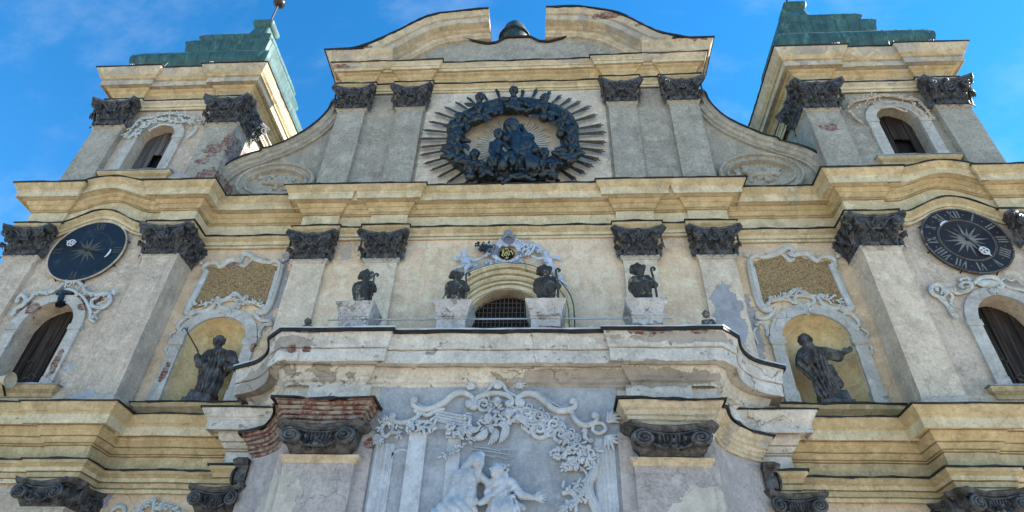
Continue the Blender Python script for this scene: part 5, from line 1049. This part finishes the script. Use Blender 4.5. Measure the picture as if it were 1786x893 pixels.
# mother and child
q_ = lambda u, v, d=0.0: q1(u, v, -.3 + d)
pr = headp(q_(760, 390, -.16), .31, (-.25, -1, -.3), 'veil', k=.02)
pr += [('c', q_(765, 440), q_(790, 480), .12, .2, .04), ('c', q_(700, 490), q_(900, 480), .22, .22, .08), ('c', q_(800, 490), q_(800, 600), .32, .34, .1), ('c', q_(900, 480), q_(950, 580, -.1), .17, .15, .05), ('c', q_(950, 580, -.1), q_(850, 600, -.35), .14, .10, .04)]
pr += [('c', q_(620, 690), q_(960, 690), .30, .30, .1), ('c', q_(760, 620, -.2), q_(690, 700, -.3), .2, .22, .06), ('c', q_(880, 620, -.2), q_(930, 700, -.25), .2, .2, .06), ('c', q_(870, 440, .02), q_(930, 560, .05), .13, .16, .05), ('c', q_(840, 380), q_(870, 440), .1, .1, .05), ('c', q_(960, 560, .1), q_(990, 650, .05), .12, .15, .05)]
pr += handp(q_(850, 605, -.36), (-1, -.2, -.1), .26, (0, 0, 1), .5)
for k in range(9): a = 640 + 40 * k; pr.append(('c', q_(a, 620 + 8 * (k % 3), -.28), q_(a - 30 + 8 * k, 730, -.3), .045, .05, .03))
sculpt('mother', pr, .026, M['bronze'], t, fold=lambda P: .02 * np.sin(16 * P[:, 0] + 5 * P[:, 2] + 2 * np.sin(5 * P[:, 2])) * (P[:, 2] < 18.75))
pr = headp(q_(655, 445, -.28), .225, (.1, -1, -.35), 'curly')
pr += [('c', q_(655, 485, -.2), q_(650, 520, -.2), .09, .17, .03), ('c', q_(650, 520, -.2), q_(640, 590, -.2), .18, .19, .05), ('c', q_(600, 520, -.2), q_(590, 580, -.35), .09, .08, .03), ('c', q_(700, 520, -.25), q_(740, 560, -.38), .09, .07, .03), ('c', q_(620, 600, -.25), q_(600, 640, -.45), .13, .10, .03), ('c', q_(680, 600, -.25), q_(720, 630, -.45), .13, .10, .03), ('c', q_(600, 640, -.45), q_(630, 690, -.4), .1, .07, .03), ('c', q_(720, 630, -.45), q_(700, 690, -.4), .1, .07, .03)]
pr += handp(q_(590, 580, -.36), (.3, -.8, .1), .15, (0, 0, 1), .7) + handp(q_(740, 560, -.39), (.8, -.4, .2), .15, (0, 0, 1), .5)
sculpt('child', pr, .022, M['bronze'], t)
for u, v in ((770, 665), (620, 670)): sculpt('cherub_head', headp(q_(u, v, -.40), .17, (0, -1, -.5), 'curly'), .022, M['bronze'], t)
m = MB(); m.ball(q_(880, 520, -.2), .26, .12, .38); m.build('shield', M['bronze'], t, smooth=True)
# rays: outer tips read off the wall, pointing at the ring's centre
tips = [(640, 75), (860, 80), (970, 75), (1085, 90), (1170, 125), (1255, 150), (1330, 175), (1415, 215), (1465, 285), (1515, 370), (1540, 430), (1542, 515), (1530, 590), (1490, 660), (1435, 715), (1365, 770), (1295, 825), (1160, 845), (1040, 850), (930, 850), (720, 850), (610, 860), (480, 860), (370, 865), (235, 845), (155, 800), (95, 745), (40, 690), (10, 618), (10, 552), (10, 482), (38, 410), (85, 340), (135, 265), (215, 220), (305, 180), (400, 140), (520, 105)]
cc = q1(770, 480, .12)
for u, v in tips:
    p = q1(u, v, .12); dx, dz = p[0] - cc[0], p[2] - cc[2]; a = math.atan2(dz, dx); L = math.hypot(dx, dz); m = MB()
    ra = (2.2 + .1 * abs(math.cos(a)))
    for k, (da, ex) in enumerate(((-.018, -.10), (0, 0), (.018, -.07))):
        s0 = (cc[0] + ra * math.cos(a), -.52, cc[2] + ra * math.sin(a)); e0 = (cc[0] + (L + ex) * math.cos(a + da), -.50 - .02 * k, cc[2] + (L + ex) * math.sin(a + da)); m.tube([s0, e0], [.045, .030], 4)
    m.build('ray', M['bronze'], t)

# ---------------------------------------------------------------- stucco relief on the portico
q = zoomer(640, 640, .2833, -2.43); q1 = lambda u, v, dy=0.0: q((u, v), dy=dy)[0]; RM = M['relief']
t = thing('wall_relief', 'blue grey stucco relief of two embracing robed figures on the portico front', 'relief', (0, -2.4, 4.0))
m = MB(); S1 = lambda pts, **kw: stroke(m, q(*pts), **{**kw, 'r': kw['r'] * .92, 'flat': 1.2})
def down(pts): # carry the frame's sides straight down below the picture's edge
    return pts
S1([(280, 210), (290, 240), (340, 265), (400, 260), (470, 225), (530, 175), (590, 160), (650, 190), (655, 225)], r=.085, taper=.6, curl0=-.05, curl1=-.08); S1([(300, 215), (340, 243), (400, 240), (470, 205), (530, 160), (590, 145)], r=.03)
S1([(150, 320), (190, 345), (260, 340), (310, 310), (315, 270)], r=.075, taper=.6, curl0=-.06, curl1=.04); S1([(340, 280), (370, 300), (430, 270), (480, 260)], r=.06, curl0=.05)
S1([(1280, 215), (1280, 245), (1230, 270), (1160, 265), (1100, 220), (1050, 180), (990, 165), (930, 190), (925, 220)], r=.085, taper=.6, curl0=.05, curl1=.08); S1([(1260, 245), (1200, 250), (1120, 205), (1060, 160), (990, 148)], r=.03)
S1([(1260, 270), (1280, 320), (1330, 360), (1400, 345), (1420, 310)], r=.075, taper=.6, curl0=.04, curl1=.06)
S1([(1390, 380), (1400, 350), (1450, 350), (1470, 385), (1430, 410), (1395, 395), (1390, 380)], r=.05, taper=.9); S1([(1350, 400), (1340, 430), (1370, 460)], r=.06, curl0=.05, curl1=.05); fan(m, q1(1480, 340), .7, .40, 5, 1.2, .05); fan(m, q1(1470, 430), -.8, .40, 6, 1.6, .05)
S1([(100, 300), (130, 320), (150, 320)], r=.05); S1([(210, 430), (160, 400), (110, 430), (90, 380), (120, 345), (160, 360), (150, 400)], r=.055, curl1=.04); fan(m, q1(80, 420), -2.0, .35, 7, 1.6, .045); fan(m, q1(120, 330), 2.4, .18, 4, 1.2, .04); leafy(m, q((60, 480), (60, 400), (110, 340), (200, 380), (200, 430)), 0, .09, 20, 41)
S1([(670, 240), (670, 200), (720, 175), (800, 165), (870, 180), (895, 215), (880, 235)], r=.075, taper=.7, curl0=-.06, curl1=-.05); S1([(690, 180), (740, 150), (790, 90), (840, 110), (860, 150), (920, 180)], r=.05); S1([(760, 80), (780, 40), (810, 15), (840, 30), (830, 60)], r=.07, curl1=-.04); fan(m, q1(810, 60), PI * .55, .20, 6, 1.4, .045); fan(m, q1(660, 130), PI * .85, .22, 6, 1.4, .045); fan(m, q1(920, 130), PI * .2, .26, 5, 1.2, .045); m.ball(q1(805, 115), .12, .05, .1)
m.build('crest_scrolls', RM, t, smooth=True)
for side, pts in ((-1, (78, 470, 20, 893)), (1, (1440, 440, 1510, 893))):
    a = q1(pts[0] + 30 * (1 if side < 0 else 0), pts[1]); b = q1(pts[2] + 30 * (1 if side < 0 else 0), pts[3]); x = (a[0] + b[0]) / 2; m = MB()
    for dx, r in ((-.18, .05), (-.07, .035), (.04, .055), (.15, .035)): m.tube([(x + dx, -2.38, a[2] + .05 * abs(dx)), (x + dx, -2.38, 3.0)], r, 8)
    m.box(x - .24, x + .22, -2.40, -2.3, 3.0, a[2]); m.build('side_moulding', RM, t, smooth=False)
# relief architecture: arched recess, two pilasters with leafy caps, sloping cornice
for (u0, u1, v) in ((262, 375, 415), (498, 585, 440)):
    a, b = q1(u0, v), q1(u1, v); m = MB(); m.box(a[0], b[0] - .02, -2.44 if u0 < 400 else -2.41, -2.3, 3.0, a[2]); o = m.build('relief_column', RM, t); m = MB(); w_ = b[0] - a[0]; cz = a[2]; m.box(a[0] - .05, b[0] + .02, -2.46, -2.3, cz, cz + .05)
    leafy(m, [(a[0] - .06, -2.46, cz + .09), (b[0] + .06, -2.46, cz + .09)], 0, .10, 18, u0); leafy(m, [(a[0] - .1, -2.46, cz + .22), (b[0] + .1, -2.46, cz + .22)], 0, .12, 18, u0 + 1); m.build('capital', RM, o, smooth=True)
m = MB()
for k in range(4):
    p, r_ = q1(430 - 8 * k, 275 + 16 * k), q1(625 - 6 * k, 312 + 18 * k); m.tube([p, r_], .045, 6)
p, r_ = q1(420, 290), q1(610, 380); m.box(p[0], r_[0], -2.39, -2.3, r_[2], p[2] - .05); m.build('relief_cornice', RM, t)
m = MB(); a = q1(148, 520); b = q1(215, 580); m2 = []; xc = (q1(170, 700)[0] + q1(200, 600)[0]) / 2 + .04; archband(m, xc, .22, .27, 5.6, 6.55, .2, .25, -2.36, .04); m.build('relief_arch', RM, t)
m = MB(); leafy(m, q((640, 300), (610, 340), (640, 400), (640, 450), (560, 510), (470, 550)), 0, .085, 46, 51, .03); m.build('garland', RM, t, smooth=True)
m = MB()
for pts in ([(640, 505), (760, 520), (880, 540)], [(660, 490), (740, 500), (820, 515)], [(820, 505), (880, 508)], [(720, 545), (800, 550), (870, 570)], [(700, 530), (790, 560)]): m.tube(q(*pts), .014, 4)
m.build('light_rays', RM, t)
for u, v, r in ((985, 280, 50), (1060, 385, 62), (1010, 375, 40), (1190, 415, 55), (1250, 430, 45), (1060, 300, 45), (1150, 355, 45), (930, 290, 55), (720, 230, 50)):
    m = MB(); c0 = q1(u, v)
    for j, (ox, oz, k_) in enumerate(((0, 0, 1), (-.9, .25, .7), (.9, -.2, .65), (.2, .8, .6))):
        R0 = r * .0036 * k_; cx0, cz0 = c0[0] + ox * r * .0036, c0[2] + oz * r * .0036; sg = 1 if j % 2 else -1
        m.tube([(cx0 + R0 * (1 - .8 * t) * math.cos(sg * 9 * t + j), -2.385 - .07 * k_ * t - .02, cz0 + R0 * (1 - .8 * t) * math.sin(sg * 9 * t + j)) for t in [q_ / 24 for q_ in range(25)]], [R0 * .26 * (1 - .4 * q_ / 24) for q_ in range(25)], 7)
    m.build('cloud', RM, t, smooth=True)
for i, (u, v, rr, wa) in enumerate(((800, 215, .115, 2.8), (870, 290, .115, .2), (745, 320, .12, 3.6), (765, 385, .08, -1.8))):
    sculpt('cherub_head', headp(q1(u, v, -.10), rr, (rd.uniform(-.4, .4), -1, -.35), 'curly', k=.01), .016, RM, t)
for c0, ang, L in (((740, 380), -1.9, .42), ((790, 380), -1.35, .4), ((840, 370), -1.2, .38), ((900, 310), .0, .45), ((690, 380), 3.6, .3), ((820, 340), -.6, .4)):
    m = MB(); wing(m, q1(*c0, -.05), ang, L, .10); m.build('wing', RM, t, smooth=True)
m = MB(); leafy(m, q((780, 260), (850, 330), (700, 350), (880, 350)), 0, .12, 40, 55, .08); m.build('cloud_frill', RM, t, smooth=True)
# tree on the right
m = MB(); leafy(m, q((1150, 520), (1230, 500), (1330, 500), (1390, 540), (1300, 560), (1200, 550), (1300, 600), (1220, 620), (1390, 600)), 0, .105, 150, 61, .12); tr = m.build('foliage', RM, t, smooth=True)
m = MB(); stroke(m, q((1400, 600), (1395, 650), (1360, 720), (1370, 790), (1400, 850), (1430, 930)), r=.12, taper=.7); stroke(m, q((1400, 620), (1330, 560), (1220, 560)), r=.04); stroke(m, q((1400, 600), (1350, 520), (1280, 500)), r=.035); m.build('tree_trunk', RM, t, smooth=True)
m = MB(); leafy(m, q((1220, 780), (1300, 720), (1340, 800), (1260, 850), (1230, 890)), 0, .12, 40, 63, .08); stroke(m, q((1200, 780), (1260, 770), (1290, 820), (1230, 850), (1220, 893)), r=.08); m.build('bush', RM, t, smooth=True)
# veiled woman (left) and curly haired figure reaching out (right)
def P(u, v, d=0.0): return q1(u, v, -.06 + d)
pr = headp(P(688, 592, -.12), .17, (.35, -1, -.5), 'smooth', k=.012, tilt=-.25)
pr += [('c', P(700, 545, -.06), P(655, 570, -.03), .10, .12, .04), ('c', P(655, 575, -.02), P(610, 625), .11, .10, .04), ('c', P(610, 600), P(565, 660), .06, .05, .03), ('c', P(670, 630), P(650, 670), .055, .09, .03), ('c', P(575, 665), P(700, 680), .12, .11, .06), ('c', P(630, 680), P(620, 790), .19, .18, .07)]
pr += [('c', P(560, 670), P(555, 750, -.05), .12, .10, .04), ('c', P(555, 750, -.05), P(625, 815, -.15), .095, .06, .03)] + handp(P(632, 818, -.16), (.9, -.15, -.35), .19, (.2, 0, 1), .5)
pr += [('c', P(690, 680), P(745, 705, -.03), .10, .08, .04)] + [('c', P(620, 800), P(560, 900), .22, .25, .06), ('c', P(560, 760), P(480, 900), .15, .2, .06), ('c', P(500, 850), P(430, 900), .12, .12, .05), ('c', P(560, 900), P(560, 1150), .34, .36, .06), ('c', P(640, 860), P(640, 1000), .14, .14, .05)]
for k in range(7): pr.append(('c', P(540 - 14 * k, 740 + 20 * k, -.16 + .02 * k), P(520 - 22 * k, 920, -.16), .028, .04, .02))
for k in range(5): pr.append(('c', P(590 + 18 * k, 690, -.15), P(570 + 22 * k, 790, -.15), .02, .028, .02))
for k in range(4): pr.append(('c', P(530, 690 + 22 * k, -.1), P(585, 700 + 26 * k, -.12), .018, .02, .015))
sculpt('veiled_figure', pr, .016, RM, t, fold=lambda X: .032 * (.5 - np.abs(np.sin(13 * X[:, 0] + 6 * X[:, 2] + 1.5 * np.sin(7 * X[:, 2])))) * np.clip((q1(600, 660)[2] - X[:, 2]) * 8, 0, 1))
pr = headp(P(797, 640, -.14), .16, (-.9, -.8, .25), 'curly', k=.012)
for k in range(14): pr.append(('e', P(825 + rd.uniform(-15, 45), 620 + rd.uniform(-25, 45), -.1), (.035,) * 3, .006))
pr += [('c', P(815, 670), P(820, 700), .06, .08, .03), ('c', P(765, 720), P(880, 715), .11, .11, .06), ('c', P(820, 720), P(830, 800), .20, .17, .07)]
pr += [('c', P(890, 715), P(950, 790, -.08), .11, .085, .04), ('c', P(950, 790, -.08), P(1025, 805, -.14), .085, .055, .03)] + handp(P(1030, 806, -.15), (1, -.15, -.1), .26, (0, -.2, 1), .25)
pr += [('c', P(755, 725), P(745, 810, -.08), .10, .085, .04), ('c', P(745, 810, -.08), P(690, 838, -.16), .08, .055, .03)] + handp(P(688, 838, -.17), (-1, -.1, .1), .19, (0, 0, 1), .5)
pr += [('c', P(860, 800), P(960, 870), .05, .07, .03), ('c', P(830, 800), P(850, 900), .2, .24, .06), ('c', P(850, 900), P(850, 1150), .3, .36, .06), ('c', P(790, 830), P(760, 920), .12, .12, .05), ('c', P(780, 790, -.15), P(900, 795, -.15), .03, .03, .02)]
for k in range(7): pr.append(('c', P(780 + 22 * k, 805, -.17), P(765 + 30 * k, 920, -.19), .022, .035, .02))
for k in range(5): pr.append(('c', P(780 + 20 * k, 730, -.15), P(815 + 8 * k, 785, -.17), .018, .022, .015))
for k in range(4): pr.append(('c', P(900 + 18 * k, 725 + 18 * k, -.08), P(890 + 22 * k, 760 + 16 * k, -.1), .018, .02, .015))
sculpt('reaching_figure', pr, .016, RM, t, fold=lambda X: .030 * (X[:, 0] < q1(930, 700)[0]) * (.5 - np.abs(np.sin(13 * X[:, 0] - 7 * X[:, 2] + 1.5 * np.sin(7 * X[:, 2])))) * np.clip((q1(800, 712)[2] - X[:, 2]) * 8, 0, 1))
# floodlight at the left window
p = at(10, 663, -1.15); t = thing('floodlight', 'small round brass coloured lamp on the sill at the far left window', 'lamp', (p[0], -1.15, p[2]))
m = MB(); m.grid([[(p[0] - .16 + d, -1.15 + r * math.cos(a), p[2] + r * math.sin(a)) for a in [2 * PI * k / 14 for k in range(14)]] for d, r in ((0, .02), (0, .11), (.12, .13), (.20, .15), (.30, .22), (.29, .2), (.2, .12), (.2, .01))], close=True); m.build('housing', M['gold'] if False else M['ochre2'], t, smooth=True)
m = MB(); m.tube([(p[0] - .1, -1.15, p[2]), (p[0] - .1, -.8, p[2] - .3)], .03, 6); m.build('bracket', M['iron'], t)
